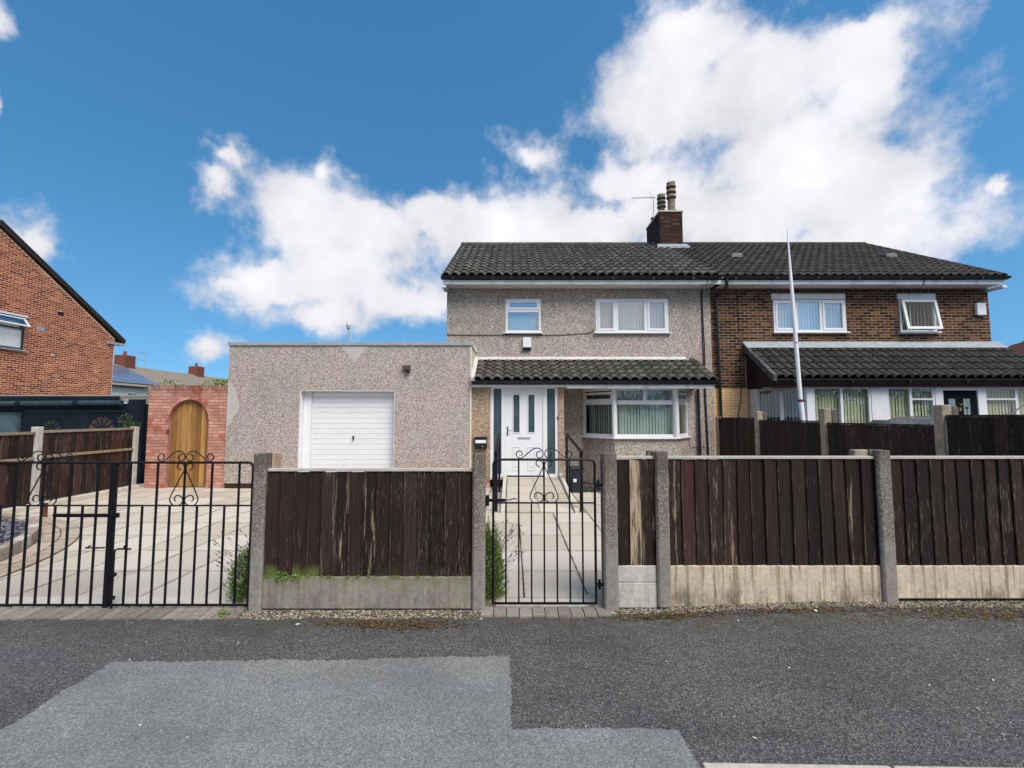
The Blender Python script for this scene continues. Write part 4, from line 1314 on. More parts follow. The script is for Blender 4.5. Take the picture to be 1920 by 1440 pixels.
# fascia, gutter
part('fascia', MB().box(-1.78, 5.42, 11.475, 11.50, 5.09, 5.20), M_UPVC_OLD, gh, bev=0.003)
part('soffit', MB().box(-1.78, 5.28, 11.502, 11.9, 5.097, 5.11), M_UPVC_OLD, gh)
part('gutter_end_box', MB().box(-1.80, -1.70, 11.44, 11.9, 5.0, 5.054), M_UPVC_OLD, gh)
def gutter(parent, x0, x1, y, z, r=0.06, mat=M_BLACKP, n_br=7):
    m = MB()
    prof = [(math.cos(a) * r, math.sin(a) * r) for a in [math.pi + math.pi * i / 8 for i in range(9)]]
    prof += [(math.cos(a) * (r - .006), math.sin(a) * (r - .006)) for a in [2 * math.pi - math.pi * i / 8 for i in range(9)]]
    m.prism(prof, Vector((x0, y, z)), Y_, Z_, X_, x1 - x0)
    g_ = part('gutter', m, mat, parent, sm=True)
    for i in range(n_br):
        x = x0 + (x1 - x0) * (i + 0.3) / n_br
        part('gutter_bracket', MB().box(x - 0.022, x + 0.022, y - r - 0.006, y + r, z - r - 0.018, z - r * 0.4), mat, g_)
    return g_
gutter(gh, -1.82, 5.36, 11.41, 5.275)
# upper windows
fr = fr_front(-0.17, MY - 0.008, 3.91)
window(gh, fr, 0.935, 0.905, [(0.06, 0.875, 0.07, 0.545, False), (0.06, 0.875, 0.625, 0.845, True)], blind=M_BLIND_W)
fr = fr_front(2.225, MY - 0.008, 3.91)
window(gh, fr, 1.93, 0.905, [(0.06, 0.50, 0.06, 0.845, True), (0.60, 1.29, 0.06, 0.845, False), (1.39, 1.87, 0.06, 0.845, True)], blind=M_BLIND_W)
# porch
PY = 10.9
m = MB()
wall_holes(m, fr_front(-0.965, PY), 0, 1.25 + 0.965, 0, 2.44, [(0.445, 2.075, 0.0, 2.43)], 0.2)
part('porch_wall', m, M_PDT, gh)
part('porch_side_wall', MB().box(1.05, 1.249, PY + 0.201, MY - 0.001, 0, 2.40), M_PDT, gh)
part('porch_plinth', MB().box(-0.965, -0.53, PY - 0.012, PY - 0.001, 0.0, 0.16), M_BRICK_PINK, gh)
PE, PR = (10.66, 2.535), (11.86, 3.135)
proof = part('porch_roof', MB().prism([(10.66, 2.53), (11.90, 3.15), (11.90, 3.05), (10.70, 2.44)], Vector((-0.945, 0, 0)), Y_, Z_, X_, 5.80), M_UNDER, gh)
lay_tiles(proof, -0.93, 4.87, PE, PR, 25, 5, 0.066, M_TILE, 'roll', 300, seed=9)
m = MB()
m.prism([(11.75, 3.163), (11.897, 3.20), (11.897, 3.262), (11.75, 3.182)], Vector((-0.93, 0, 0)), Y_, Z_, X_, 5.5)
part('flashing', m, M_MORTAR_W, proof)
m = MB()
m.prism([(10.66, 2.53), (11.88, 3.16), (11.88, 3.26), (10.66, 2.63)], Vector((-0.966, 0, 0)), Y_, Z_, X_, 0.085)
part('mortar_fillet', m, M_MORTAR_W, proof)
part('porch_fascia', MB().box(-0.95, 1.30, 10.74, 10.77, 2.385, 2.49), M_UPVC, gh, bev=0.003)
part('porch_fascia', MB().box(1.304, 4.80, 10.72, 10.75, 2.355, 2.49), M_UPVC_OLD, gh, bev=0.003)
part('porch_soffit', MB().box(-0.95, 4.80, 10.775, 11.895, 2.402, 2.415), M_UPVC_OLD, gh)
gutter(gh, -0.95, 4.90, 10.66, 2.515, 0.052, n_br=6)
# front door set
dr = thing_none = None
fr = fr_front(-0.52, PY + 0.03, 0.25)
m = MB()
Wd, Hd = 1.63, 2.185
for (a, b, c, d) in ((0, Wd, Hd - 0.075, Hd), (0, 0.075, 0, Hd - 0.075), (Wd - 0.075, Wd, 0, Hd - 0.075), (0.265, 0.355, 0, Hd - 0.075), (1.265, 1.365, 0, Hd - 0.075), (0.075, 0.265, 0, 0.07), (1.365, Wd - 0.075, 0, 0.07)):
    m.fbox(fr, a, b, 0, 0.07, c, d)
df = part('door_frame', m, M_UPVC, gh, bev=0.004)
for (a, b) in ((0.075, 0.265), (1.365, Wd - 0.075)):
    part('side_pane', MB().fbox(fr, a - 0.003, b + 0.003, 0.03, 0.05, 0.067, Hd - 0.072), M_OBSC, df)
m = MB()
dl = (0.358, 1.262, 0.035, Hd - 0.078)
gl = [(0.555, 0.70, 1.06, 1.96), (0.915, 1.06, 1.06, 1.96)]
wall_holes(m, (fr[0] + Y_ * 0.02, X_, Y_, Z_), dl[0], dl[1], dl[2], dl[3], gl, 0.05)
door = part('front_door', m, M_WHITE_DOOR, gh)
for (a, b, c, d) in gl:
    m = MB()
    m.fbox(fr, a - .02, b + .02, 0.008, 0.02, c - .02, c); m.fbox(fr, a - .02, b + .02, 0.008, 0.02, d, d + .02)
    m.fbox(fr, a - .02, a, 0.008, 0.02, c, d); m.fbox(fr, b, b + .02, 0.008, 0.02, c, d)
    part('glazing_bead', m, M_WHITE_DOOR, door, bev=0.003)
    part('pane', MB().fbox(fr, a - .003, b + .003, 0.03, 0.04, c - .003, d + .003), M_OBSC, door)
for (a, b) in ((0.53, 0.72), (0.895, 1.085)):
    m = MB()
    for (p, q, r_, s_) in ((a, b, 0.15, 0.175), (a, b, 0.70, 0.725), (a, a + .025, 0.175, 0.70), (b - .025, b, 0.175, 0.70)):
        m.fbox(fr, p, q, 0.010, 0.020, r_, s_)
    m.fbox(fr, a + .05, b - .05, 0.013, 0.020, 0.22, 0.66)
    part('door_panel', m, M_WHITE_DOOR, door, bev=0.003)
m = MB(); m.fbox(fr, 0.40, 0.425, 0.008, 0.022, 0.98, 1.20)
m.tube([fr[0] + X_ * 0.412 + Y_ * 0.01 + Z_ * 1.1, fr[0] + X_ * 0.412 - Y_ * 0.04 + Z_ * 1.1, fr[0] + X_ * 0.52 - Y_ * 0.04 + Z_ * 1.10], 0.009, 6)
part('handle', m, M_BLACKP, door, bev=0.003)
part('letterbox', MB().fbox(fr, 0.66, 0.96, 0.006, 0.02, 0.905, 0.945), M_METAL, door, bev=0.004)
part('doorbell', MB().fbox(fr, Wd - 0.03, Wd - 0.008, -0.015, 0.0, 1.37, 1.44), M_BLACKP, df)
part('door_step', MB().box(-0.53, 1.12, PY - 0.06, PY + 0.03, 0.2, 0.252), M_RAMPC, gh)
part('hallway', MB().box(-0.5, 1.04, MY - 0.05, MY - 0.01, 0.25, 2.4), M_DARKIN, gh)
# bay window
B = [Vector((1.84, 11.90, 0)), Vector((2.50, 11.10, 0)), Vector((4.02, 11.10, 0)), Vector((4.62, 11.90, 0))]
m = MB()
poly = [(p.x, p.y) for p in B]
m.prism(poly, Vector((0, 0, 0)), X_, Y_, Z_, 1.14)
bay_wall = part('bay_wall', m, M_PD, gh)
m = MB()
def offs(poly, d):
    c = Vector((3.24, 11.9, 0)); out = []
    for p in poly:
        out.append((c.x + (p.x - c.x) * (1 + d / 1.4), c.y + (p.y - c.y) * (1 + d / 0.8)))
    return out
m.prism(offs(B, 0.07), Vector((0, 0, 1.142)), X_, Y_, Z_, 0.04)
part('bay_sill', m, M_UPVC, gh, bev=0.006)
BH = 2.40 - 1.185
bay_specs = [(0, 1, [(0.075, None, 0.075, 0.80, False), (0.075, None, 0.90, 1.10, True)]),
             (1, 2, [(0.085, 1.435, 0.075, 0.80, False), (0.085, 0.72, 0.90, 1.14, False), (0.80, 1.435, 0.90, 1.14, False)]),
             (2, 3, [(0.075, None, 0.075, 0.80, False), (0.075, None, 0.90, 1.10, True)])]
for (i, j, ls) in bay_specs:
    U = (B[j] - B[i]); w = U.length; U.normalize()
    Nn = Vector((-U.y, U.x, 0))
    O = B[i] + Nn * 0.02 + Z_ * 1.184
    ls = [(a, (w - 0.075) if b is None else b, c, d, s) for (a, b, c, d, s) in ls]
    window(gh, (O, U, Nn, Z_), w, BH, ls, name='bay_window', sill=False, blind=M_BLIND_G, glass=M_GLASS_DK, slat_ang=(-24 if i == 0 else 20), blind_d=0.16, fw=0.07)
for k, p in enumerate((B[1], B[2])):
    part('bay_corner_post', MB().tube([p + Z_ * 1.184, p + Z_ * 2.40], 0.06, 8), M_UPVC, gh)
# pipes and cables on the wall
m = MB(); m.tube([(4.87, 11.84, 2.42), (4.87, 11.84, 0.0)], 0.035, 8)
part('downpipe', m, M_BLACKP, gh, sm=True)
m = MB(); m.tube([(4.60, 11.88, 1.16), (4.61, 11.86, 0.95), (4.63, 11.87, 0.90), (5.05, 11.87, 0.89)], 0.008, 5)
part('waste_pipe', m, M_BLACKP, gh)
m = MB()
m.tube(catmull([(-1.72, 11.885, 3.85), (-0.9, 11.885, 3.84), (0.0, 11.885, 3.845), (1.1, 11.885, 3.84), (1.8, 11.885, 3.88), (2.1, 11.885, 3.91), (2.14, 11.885, 4.0)]), 0.009, 5)
part('cable', m, M_BLACKP, gh)
for xx in (5.03, 5.06):
    m = MB()
    m.tube(catmull([(xx, 11.88, 5.05), (xx + 0.01, 11.88, 4.3), (xx + 0.05 * (xx - 5.0) * 10, 11.88, 3.4), (xx + 0.02, 11.88, 2.4), (xx + 0.06, 11.88, 0.4)]), 0.011, 5)
    part('cable', m, M_BLACKP, gh)
for xx in (5.0, 5.12, 5.2):
    m = MB(); m.tube(catmull([(xx, 11.47, 5.22), (xx + 0.05, 11.46, 5.12), (xx - 0.12, 11.46, 5.06), (xx + 0.02, 11.7, 4.98), (xx + 0.03, 11.89, 4.85)]), 0.007, 5)
    part('cable', m, M_BLACKP, gh)
# chimney
x0, x1, y0, y1 = CH
ZT = 8.70
ch = part('chimney', MB().box(x0, x1, y0, y1, 6.9, ZT), M_MORT_DARK, gh)
lay_bricks(ch, fr_front(x0, y0, 7.2), rows_of_bricks(0, x1 - x0, 0, 1.5), M_BRICK_CHIM, limit=200)
lay_bricks(ch, (Vector((x0, y1, 7.2)), -Y_, X_, Z_), rows_of_bricks(0, y1 - y0, 0, 1.5), M_BRICK_CHIM, limit=200, seed=8)
part('chimney_cap', MB().box(x0 - 0.03, x1 + 0.03, y0 - 0.03, y1 + 0.03, ZT + 0.002, ZT + 0.06), M_KERB, ch, bev=0.01)
part('flaunching', MB().lathe([(0.42, ZT + .06), (0.30, ZT + .14), (0.2, ZT + .16)], 5.47, 15.62, 10), M_MORTAR_W, ch)
m = MB(); m.quad_box([(x0 - 0.16, y0 - 0.2, 7.36), (x1 + 0.16, y0 - 0.2, 7.36), (x1 + 0.1, y0 - 0.003, 7.47), (x0 - 0.1, y0 - 0.003, 7.47), (x0 - 0.16, y0 - 0.2, 7.43), (x1 + 0.16, y0 - 0.2, 7.43), (x1 + 0.1, y0 - 0.003, 7.58), (x0 - 0.1, y0 - 0.003, 7.58)])
part('lead_apron', m, M_LEAD, ch)
for i in range(4):
    yy = y0 + 0.02 + i * 0.2
    zz = 7.50 + i * 0.115
    part('step_flashing', MB().box(x0 - 0.025, x0 - 0.012, yy, yy + 0.2, zz - 0.1, zz + 0.06), M_LEAD, ch)
def pot(cx, cy, z0, h, r, rings, mat, cap=True):
    prof = [(r * 1.15, z0), (r * 1.1, z0 + 0.06), (r * 0.8, z0 + 0.14), (r * 0.82, z0 + h * 0.42)]
    zc = z0 + h * 0.42
    step = (h * 0.50) / rings
    for i in range(rings):
        prof += [(r * 0.5, zc), (r * 0.5, zc + step * 0.36), (r * 1.12, zc + step * 0.38), (r * 0.95, zc + step * 0.98)]
        zc += step
    prof += [(r * 0.95, z0 + h * 0.95), (r * 0.6, z0 + h * 0.95)]
    m_ = MB().lathe(prof, cx, cy, 14)
    p_ = part('chimney_pot', m_, mat, ch, sm=True)
    m2 = MB()
    for k in range(8):
        a = k * math.pi / 4
        m2.tube([(cx + math.cos(a) * r * 0.85, cy + math.sin(a) * r * 0.85, z0 + h * 0.95), (cx + math.cos(a) * r * 0.85, cy + math.sin(a) * r * 0.85, z0 + h)], [0.035, 0.012], 5)
    part('pot_crown', m2, mat, ch)
pot(5.60, 15.45, ZT + 0.10, 1.13, 0.155, 3, M_POT)
pot(5.43, 15.98, ZT + 0.10, 0.95, 0.145, 3, M_POT)
m = MB().lathe([(0.12, ZT + 0.06), (0.115, ZT + 0.30), (0.14, ZT + 0.32), (0.14, ZT + 0.36), (0.1, ZT + 0.36)], 5.31, 16.42, 12)
part('chimney_pot', m, M_TERRA, ch, sm=True)
ae = thing('tv_aerial', (5.13, 15.9, 8.76), 'grey television aerial standing on the chimney stack', 'aerial')
part('mast', MB().tube([(5.10, 15.9, 8.72), (5.13, 15.9, 9.62)], 0.014, 6), M_METAL, ae)
m = MB(); m.tube([(5.20, 15.9, 9.60), (4.25, 15.6, 9.42)], 0.011, 5)
part('boom', m, M_METAL, ae)
m = MB()
for i in range(11):
    t = 0.12 + i * 0.085
    p = Vector((5.20, 15.9, 9.60)).lerp(Vector((4.25, 15.6, 9.42)), t)
    L = 0.10 - 0.004 * i
    m.tube([p + Vector((0.02, -L, 0)), p + Vector((-0.02, L, 0))], 0.005, 4)
m.tube([(5.02, 15.86, 9.75), (5.04, 15.86, 9.38)], 0.007, 4)
m.tube([(4.95, 15.84, 9.80), (5.02, 15.86, 9.62), (4.97, 15.84, 9.34)], 0.007, 4)
part('element', m, M_METAL, ae)
# alarm box, mailbox
al = thing('alarm_box', (0.395, 11.88, 3.46), 'white alarm box with dark lower edge on the pebbledash above the porch', 'alarm box', 'wall boxes')
part('cover', MB().box(0.285, 0.505, 11.82, 11.888, 3.50, 3.765), M_UPVC, al, bev=0.01)
part('base', MB().box(0.288, 0.502, 11.823, 11.888, 3.425, 3.498), M_NAVY, al, bev=0.008)
mx = thing('mailbox', (-0.74, 10.88, 0.92), 'small black letter box with white label left of the front door', 'mailbox')
part('body', MB().box(-0.885, -0.595, 10.79, 10.893, 0.92, 1.175), M_BLACKP, mx, bev=0.012)
part('lid', MB().box(-0.895, -0.585, 10.775, 10.893, 1.177, 1.205), M_BLACKP, mx, bev=0.006)
part('label', MB().box(-0.865, -0.615, 10.785, 10.789, 1.06, 1.135), M_LABEL, mx)
part('lock', MB().lathe([(0.02, 0), (0.02, 0.01), (0.012, 0.012)], 0, 0, 8), M_BRASS, mx)
o = mx.children[-1]
o.rotation_euler = (R(90), 0, 0)
o.location = Vector((-0.70, 10.789, 0.985)) - ORIGIN[mx.name] 
o.data.transform(Matrix.Translation(ORIGIN[mx.name]))

# ------------------------------------------------------------------ garage
GX0, GX1, GYF, GZ = -6.785, -0.972, 10.8, 3.40
ga = thing('garage', (-3.9, 10.8, 0), 'flat roofed pebbledashed garage with white up-and-over door', 'garage')
m = MB()
wall_holes(m, fr_front(GX0, GYF), 0, GX1 - GX0, 0.12, GZ, [(-5.06 - GX0, -2.79 - GX0, 0.12, 2.315)], 0.2)
part('front_wall', m, M_PDG, ga)
part('side_wall', MB().box(GX1 - 0.2, GX1 - 0.001, GYF + 0.201, 17.5, 0.0, GZ - 0.002), M_PDG, ga)
part('side_wall', MB().box(GX0 + 0.001, GX0 + 0.2, GYF + 0.201, 17.5, 0.0, GZ - 0.002), M_PDG, ga)
pl_ = part('plinth', MB().box(GX0 + 0.02, -5.065, GYF + 0.02, GYF + 0.18, 0, 0.118), M_MORT_DARK, ga)
lay_bricks(pl_, fr_front(GX0 + 0.02, GYF + 0.02, 0.0), rows_of_bricks(0, 1.7, 0, 0.12, H=0.06), M_BRICK_CHIM, limit=0)
part('plinth', MB().box(-2.78, GX1 - 0.02, GYF + 0.02, GYF + 0.18, 0, 0.118), M_MORT_DARK, ga)
part('roof', MB().box(GX0 - 0.02, GX1 + 0.02, GYF + 0.02, 17.5, GZ + 0.003, GZ + 0.06), M_UNDER, ga)
part('roof_trim', MB().box(GX0 - 0.03, GX1 + 0.035, GYF - 0.035, GYF + 0.015, GZ - 0.012, GZ + 0.07), M_LEAD, ga, bev=0.006)
part('roof_trim', MB().box(GX1 + 0.004, GX1 + 0.035, GYF + 0.017, MY + 0.0, GZ - 0.03, GZ + 0.07), M_UPVC_OLD, ga, bev=0.006)
part('corner_bead', MB().box(GX1 - 0.03, GX1 + 0.006, GYF - 0.006, GYF + 0.03, 0.1, GZ - 0.014), M_BEAD, ga, bev=0.004)
part('corner_bead', MB().box(GX1 - 0.0, GX1 + 0.005, GYF + 0.033, MY - 0.01, 0.1, GZ - 0.035), M_BEAD, ga)
part('door_jamb', MB().box(-5.058, -5.046, GYF + 0.004, 11.028, 0.02, 2.31), M_UPVC, ga)
part('door_jamb', MB().box(-2.804, -2.793, GYF + 0.004, 11.028, 0.02, 2.31), M_UPVC, ga)
part('door_head', MB().box(-5.044, -2.806, GYF + 0.004, 11.028, 2.295, 2.31), M_UPVC_OLD, ga)
gd = part('garage_door', MB().box(-5.044, -2.806, 11.03, 11.06, 0.02, 2.29), M_UPVC_OLD, ga)
nr = 18
for i in range(nr):
    z0 = 0.03 + i * 2.25 / nr
    z1 = z0 + 2.25 / nr - 0.008
    m = MB()
    m.quad_box([(-4.85, 11.022, z0), (-2.82, 11.022, z0), (-2.82, 11.029, z0), (-4.85, 11.029, z0), (-4.85, 11.018, z1), (-2.82, 11.018, z1), (-2.82, 11.029, z1), (-4.85, 11.029, z1)])
    part('door_rib', m, M_GDOOR, gd)
part('door_frame', MB().box(-5.043, -4.86, 10.985, 11.028, 0.02, 2.29), M_UPVC, ga, bev=0.004)
m = MB(); m.box(-3.845, -3.812, 10.99, 11.018, 1.14, 1.225)
m.tube([(-3.83, 10.99, 1.16), (-3.83, 10.965, 1.17), (-3.83, 10.965, 1.09)], 0.008, 5)
part('handle', m, M_BLACKP, gd, bev=0.003)
def splat(pts, y, name, parent, mat, th=0.006):
    m_ = MB()
    m_.prism(pts, Vector((0, y, 0)), X_, Z_, -Y_, th)
    part(name, m_, mat, parent, bev=0.003)
splat([(-6.78, 1.45), (-6.66, 1.52), (-6.60, 1.70), (-6.50, 1.82), (-6.49, 2.0), (-6.55, 2.14), (-6.60, 2.3), (-6.66, 2.42), (-6.74, 2.52), (-6.782, 2.5)], GYF, 'render_patch', ga, M_RENDER_P)
splat([(-4.16, 3.385), (-4.09, 3.33), (-4.07, 3.27), (-4.00, 3.25), (-3.97, 3.19), (-3.93, 3.18), (-3.91, 3.09), (-3.86, 3.07), (-3.83, 2.99), (-3.77, 2.96), (-3.72, 3.0), (-3.70, 3.07), (-3.64, 3.10), (-3.63, 3.18), (-3.57, 3.21), (-3.55, 3.29), (-3.49, 3.32), (-3.46, 3.385)], GYF, 'render_patch', ga, M_RENDER_P)
fl_ = thing('floodlight', (-2.5, 10.78, 2.74), 'small grey floodlight with sensor on the garage wall', 'lamp')
m = MB(); m.quad_box([(-2.60, 10.72, 2.80), (-2.42, 10.72, 2.80), (-2.42, 10.79, 2.78), (-2.60, 10.79, 2.78), (-2.61, 10.65, 2.90), (-2.41, 10.65, 2.90), (-2.42, 10.797, 2.90), (-2.60, 10.797, 2.90)])
part('lamp_head', m, M_FLOOD, fl_, bev=0.006)
part('sensor', MB().box(-2.535, -2.435, 10.68, 10.797, 2.73, 2.795), M_BLACKP, fl_, bev=0.015)
# bin by the door
bn = thing('plastic_bin', (1.42, 10.35, 0), 'small dark blue plastic bin with white stickers beside the ramp', 'bin')
m = MB(); m.quad_box([(1.33, 10.2, 0.0), (1.55, 10.2, 0.0), (1.55, 10.45, 0.0), (1.33, 10.45, 0.0), (1.30, 10.17, 0.50), (1.58, 10.17, 0.50), (1.58, 10.48, 0.50), (1.30, 10.48, 0.50)])
part('body', m, M_BIN, bn, bev=0.01)
part('lid', MB().box(1.285, 1.595, 10.15, 10.50, 0.502, 0.56), M_BIN, bn, bev=0.015)
part('sticker', MB().box(1.36, 1.43, 10.168, 10.172, 0.24, 0.31), M_LABEL, bn)
part('sticker', MB().box(1.49, 1.52, 10.167, 10.171, 0.24, 0.30), M_LABEL, bn)
rg = random.Random(77)
m = MB()
for i in range(1500):
    x, y = rg.uniform(1.28, 3.3), rg.uniform(10.25, 11.0)
    s = rg.uniform(0.015, 0.035)
    octa(m, (x, y, 0.02), s, s * .8, s * .5, rg)
tag(part('black_gravel', m, M_BLKCHIP), 'black stone chippings under the bay window', 'gravel', kind='stuff')

# ------------------------------------------------------------------ ramp with handrails
rp = thing('access_ramp', (0.49, 8.1, 0), 'paved ramp with low concrete edges rising to the front door', 'ramp')
def rz(y): return 0.005 + (y - 8.1) / (10.55 - 8.1) * 0.235 if y < 10.55 else 0.24
m = MB()
m.quad_box([(-0.12, 8.1, -0.02), (1.10, 8.1, -0.02), (1.10, 10.55, -0.02), (-0.12, 10.55, -0.02), (-0.12, 8.1, 0.0), (1.10, 8.1, 0.0), (1.10, 10.55, 0.236), (-0.12, 10.55, 0.236)])
m.box(-0.12, 1.10, 10.551, 10.84, -0.02, 0.238)
part('base', m, M_JOINT, rp)
ang = math.atan2(0.235, 2.45)
ms = MB(); ms.box(-0.297, 0.297, -0.3, 0.3, -0.02, 0.012)
me_r = ms.mesh('paving_slab', M_SLAB)
for i in range(4):
    for j in range(2):
        y = 8.1 + 0.306 + i * 0.612
        piece('paving_slab', me_r, (0.19 + j * 0.60, y, rz(y) + 0.002), rp, (ang, 0, 0))
ms = MB(); ms.box(-0.297, 0.297, -0.14, 0.14, -0.02, 0.012)
me_r2 = ms.mesh('paving_slab', M_SLAB)
for j in range(2):
    piece('paving_slab', me_r2, (0.19 + j * 0.60, 10.70, rz(10.7) + 0.002), rp)
for xx in (-0.20, 1.105):
    m = MB()
    m.quad_box([(xx, 8.1, -0.02), (xx + 0.075, 8.1, -0.02), (xx + 0.075, 10.84, -0.02), (xx, 10.84, -0.02), (xx, 8.1, 0.05), (xx + 0.075, 8.1, 0.05), (xx + 0.075, 10.84, 0.36), (xx, 10.84, 0.36)])
    part('ramp_edge', m, M_RAMPC, rp, bev=0.008)
for xx, lab in ((-0.285, 'left black steel handrail beside the ramp'), (1.235, 'right black steel handrail beside the ramp')):
    h_ = thing('handrail', (xx, 8.19, 0), lab, 'handrail', 'handrails of the ramp')
    sx = 1 if xx > 0 else 1
    yb = 10.3
    part('post', MB().box(xx - 0.03, xx + 0.03, 8.16, 8.22, 0.0, 1.07), M_IRON, h_, bev=0.004)
    part('post', MB().box(xx - 0.025, xx + 0.025, yb - 0.025, yb + 0.025, 0.0, 1.26), M_IRON, h_, bev=0.004)
    m = MB(); m.quad_box([(xx - 0.03, 8.13, 1.045), (xx + 0.03, 8.13, 1.045), (xx + 0.03, yb + .03, 1.275), (xx - 0.03, yb + .03, 1.275), (xx - 0.03, 8.13, 1.075), (xx + 0.03, 8.13, 1.075), (xx + 0.03, yb + .03, 1.305), (xx - 0.03, yb + .03, 1.305)])
    part('rail', m, M_IRON, h_, bev=0.006)
    m = MB(); m.box(xx - 0.07, xx + 0.07, 8.12, 8.26, 0.0, 0.012)
    part('foot_plate', m, M_METAL, h_)

# ------------------------------------------------------------------ arched side wall
AX0, AX1, AY = -8.70, -6.80, 10.86
aw = thing('arched_wall', (-7.75, AY, 0), 'flaking pink brick wall with an arched wooden door', 'wall')
UC, AR, SP = -7.72 - AX0, 0.475, 1.62
def arch_poly(w, h, uc, r, sp, n=16):
    p = [(0, 0), (uc - r, 0)]
    p += [(uc - r * math.cos(math.pi * i / n), sp + r * math.sin(math.pi * i / n)) for i in range(n + 1)]
    p += [(uc + r, 0), (w, 0), (w, h), (0, h)]
    return p
AW, AH = AX1 - AX0, 2.33
m = MB(); m.prism(arch_poly(AW, AH, UC, AR, SP), Vector((AX0, AY, 0)), X_, Z_, Y_, 0.22)
part('mortar', m, M_MORT_PINK, aw)
def atrim(s, e, a, b):
    mm = (a + b) / 2
    if mm > SP + AR + 0.07: return [(s, e)]
    rr_ = AR + 0.065
    hw = AR + 0.004 if mm < SP else (math.sqrt(max(0, rr_ * rr_ - (mm - SP) ** 2)) if mm - SP < rr_ else 0)
    if hw <= 0: return [(s, e)]
    return holes_trim([(UC - hw, UC + hw, a - 1, b + 1)])(s, e, a, b)
lay_bricks(aw, fr_front(AX0, AY), rows_of_bricks(0, AW, 0, AH - 0.005, atrim), M_BRICK_PINK, proud=0.007, limit=300)
for i in range(17):
    a0, a1 = math.pi * i / 17 + 0.006, math.pi * (i + 1) / 17 - 0.006
    m = MB()
    q = [(UC - r * math.cos(a), SP + r * math.sin(a)) for (r, a) in ((AR, a0), (AR + 0.062, a0), (AR + 0.062, a1), (AR, a1))]
    m.prism(q, Vector((AX0, AY - 0.012, 0)), X_, Z_, Y_, 0.10)
    part('arch_brick', m, M_BRICK_PINK, aw)
nn = int(AW / 0.078)
mc = MB(); mc.box(-0.034, 0.034, -0.01, 0.225, 0, 0.105)
me_c = mc.mesh('coping_brick', M_BRICK_PINK)
rg = random.Random(4)
for i in range(nn):
    piece('coping_brick', me_c, (AX0 + (i + 0.5) * AW / nn, AY + rg.uniform(-0.006, 0.004), AH + 0.002), aw, (0, rg.uniform(-0.02, 0.02), 0))
ad = thing('arched_door', (-7.72, AY + 0.1, 0), 'golden pine plank door with an arched top set in the pink wall', 'door')
nb = 8
part('backing', MB().prism([(-0.46, 0.02), (0.46, 0.02), (0.46, SP)] + [(0.46 * math.cos(math.pi * i / 14), SP + 0.46 * math.sin(math.pi * i / 14)) for i in range(1, 14)] + [(-0.46, SP)], Vector((-7.72, AY + 0.125, 0)), X_, Z_, Y_, 0.02), M_BROWN, ad)
for i in range(nb):
    a, b = -0.47 + i * 0.94 / nb + 0.004, -0.47 + (i + 1) * 0.94 / nb - 0.004
    tops = []
    for k in range(5):
        u = b + (a - b) * k / 4
        tops.append((u, SP + math.sqrt(max(0.0, 0.47 ** 2 - u * u))))
    m = MB(); m.prism([(a, 0.02), (b, 0.02)] + tops, Vector((-7.72, AY + 0.095 + (0.004 if i % 2 else 0), 0)), X_, Z_, Y_, 0.025)
    part('board', m, M_PINE, ad, bev=0.003)
m = MB(); m.box(-8.225, -8.17, AY - 0.025, AY - 0.002, 1.28, 1.38)
part('latch', m, M_RUST, ad)
part('handle', MB().box(-7.29, -7.26, AY + 0.06, AY + 0.095, 0.92, 1.02), M_IRON, ad)

# ------------------------------------------------------------------ left boundary fence
lf = thing('boundary_fence', (-8.88, 8.5, 0), 'brown boarded boundary fence with pale posts beside the driveway', 'fence')
FXL = -8.88
def cap_panel_y(fence, x, y0, y1, z0, z1, mats, side, seed, rails=True, capm=M_WOOD_CAP, bw=0.135):
    """panel in the plane x=const; side=+1: boards face +X"""
    rg_ = random.Random(seed)
    m_ = MB()
    m_.box(x - 0.02, x + 0.02, y0, y1, z0, z0 + 0.03)
    pn = part('panel', m_, mats[0], fence)
    n = int(round((y1 - y0) / bw)); w = (y1 - y0) / n
    for i in range(n):
        me = board_mesh(z1 - z0 - 0.01, w, mats[rg_.randrange(len(mats))])
        piece('board', me, (x + side * 0.012, y0 + (i + .5) * w, z0 + rg_.uniform(-.005, .005)), pn, (0, 0, R(90) * side + rg_.uniform(-.02, .02)))
    if rails:
        part('cap_rail', MB().box(x - 0.03, x + 0.045, y0, y1, z1 - 0.02, z1 + 0.03), capm, pn, bev=0.004)
        part('mid_rail', MB().box(x + 0.032 * side - 0.022, x + 0.032 * side + 0.022, y0, y1, z0 + (z1 - z0) * 0.62, z0 + (z1 - z0) * 0.62 + 0.055), capm, pn, bev=0.004)
    return pn
for (y, h, mt) in ((10.72, 1.45, M_POST_W), (8.52, 1.50, M_POST_W), (6.35, 1.48, M_POST_W), (4.3, 1.4, M_POST_W)):
    part('post', MB().box(FXL - 0.06, FXL + 0.065, y - 0.06, y + 0.06, 0, h), mt, lf, bev=0.012)
WL = [M_WOOD_LEFT, M_WOOD_LEFT, M_WOOD_LEFT, M_WOOD_WORN, M_WOOD_RED]
cap_panel_y(lf, FXL, 8.585, 10.66, 0.10, 1.40, WL, 1, 71)
cap_panel_y(lf, FXL, 6.41, 8.455, 0.08, 1.38, WL, 1, 72)
cap_panel_y(lf, FXL, 4.36, 6.29, 0.05, 1.36, WL, 1, 73)
part('footing', MB().box(FXL - 0.02, FXL + 0.16, 4.3, 10.75, 0.0, 0.09), M_RAMPC, lf, bev=0.01)
bt = thing('rusty_spike', (-7.86, 7.75, 0.0), 'short rusty metal stake standing at the back of the slate bed', 'stake')
part('stake', MB().box(-7.90, -7.83, 7.73, 7.78, 0.0, 0.24), M_RUST, bt)

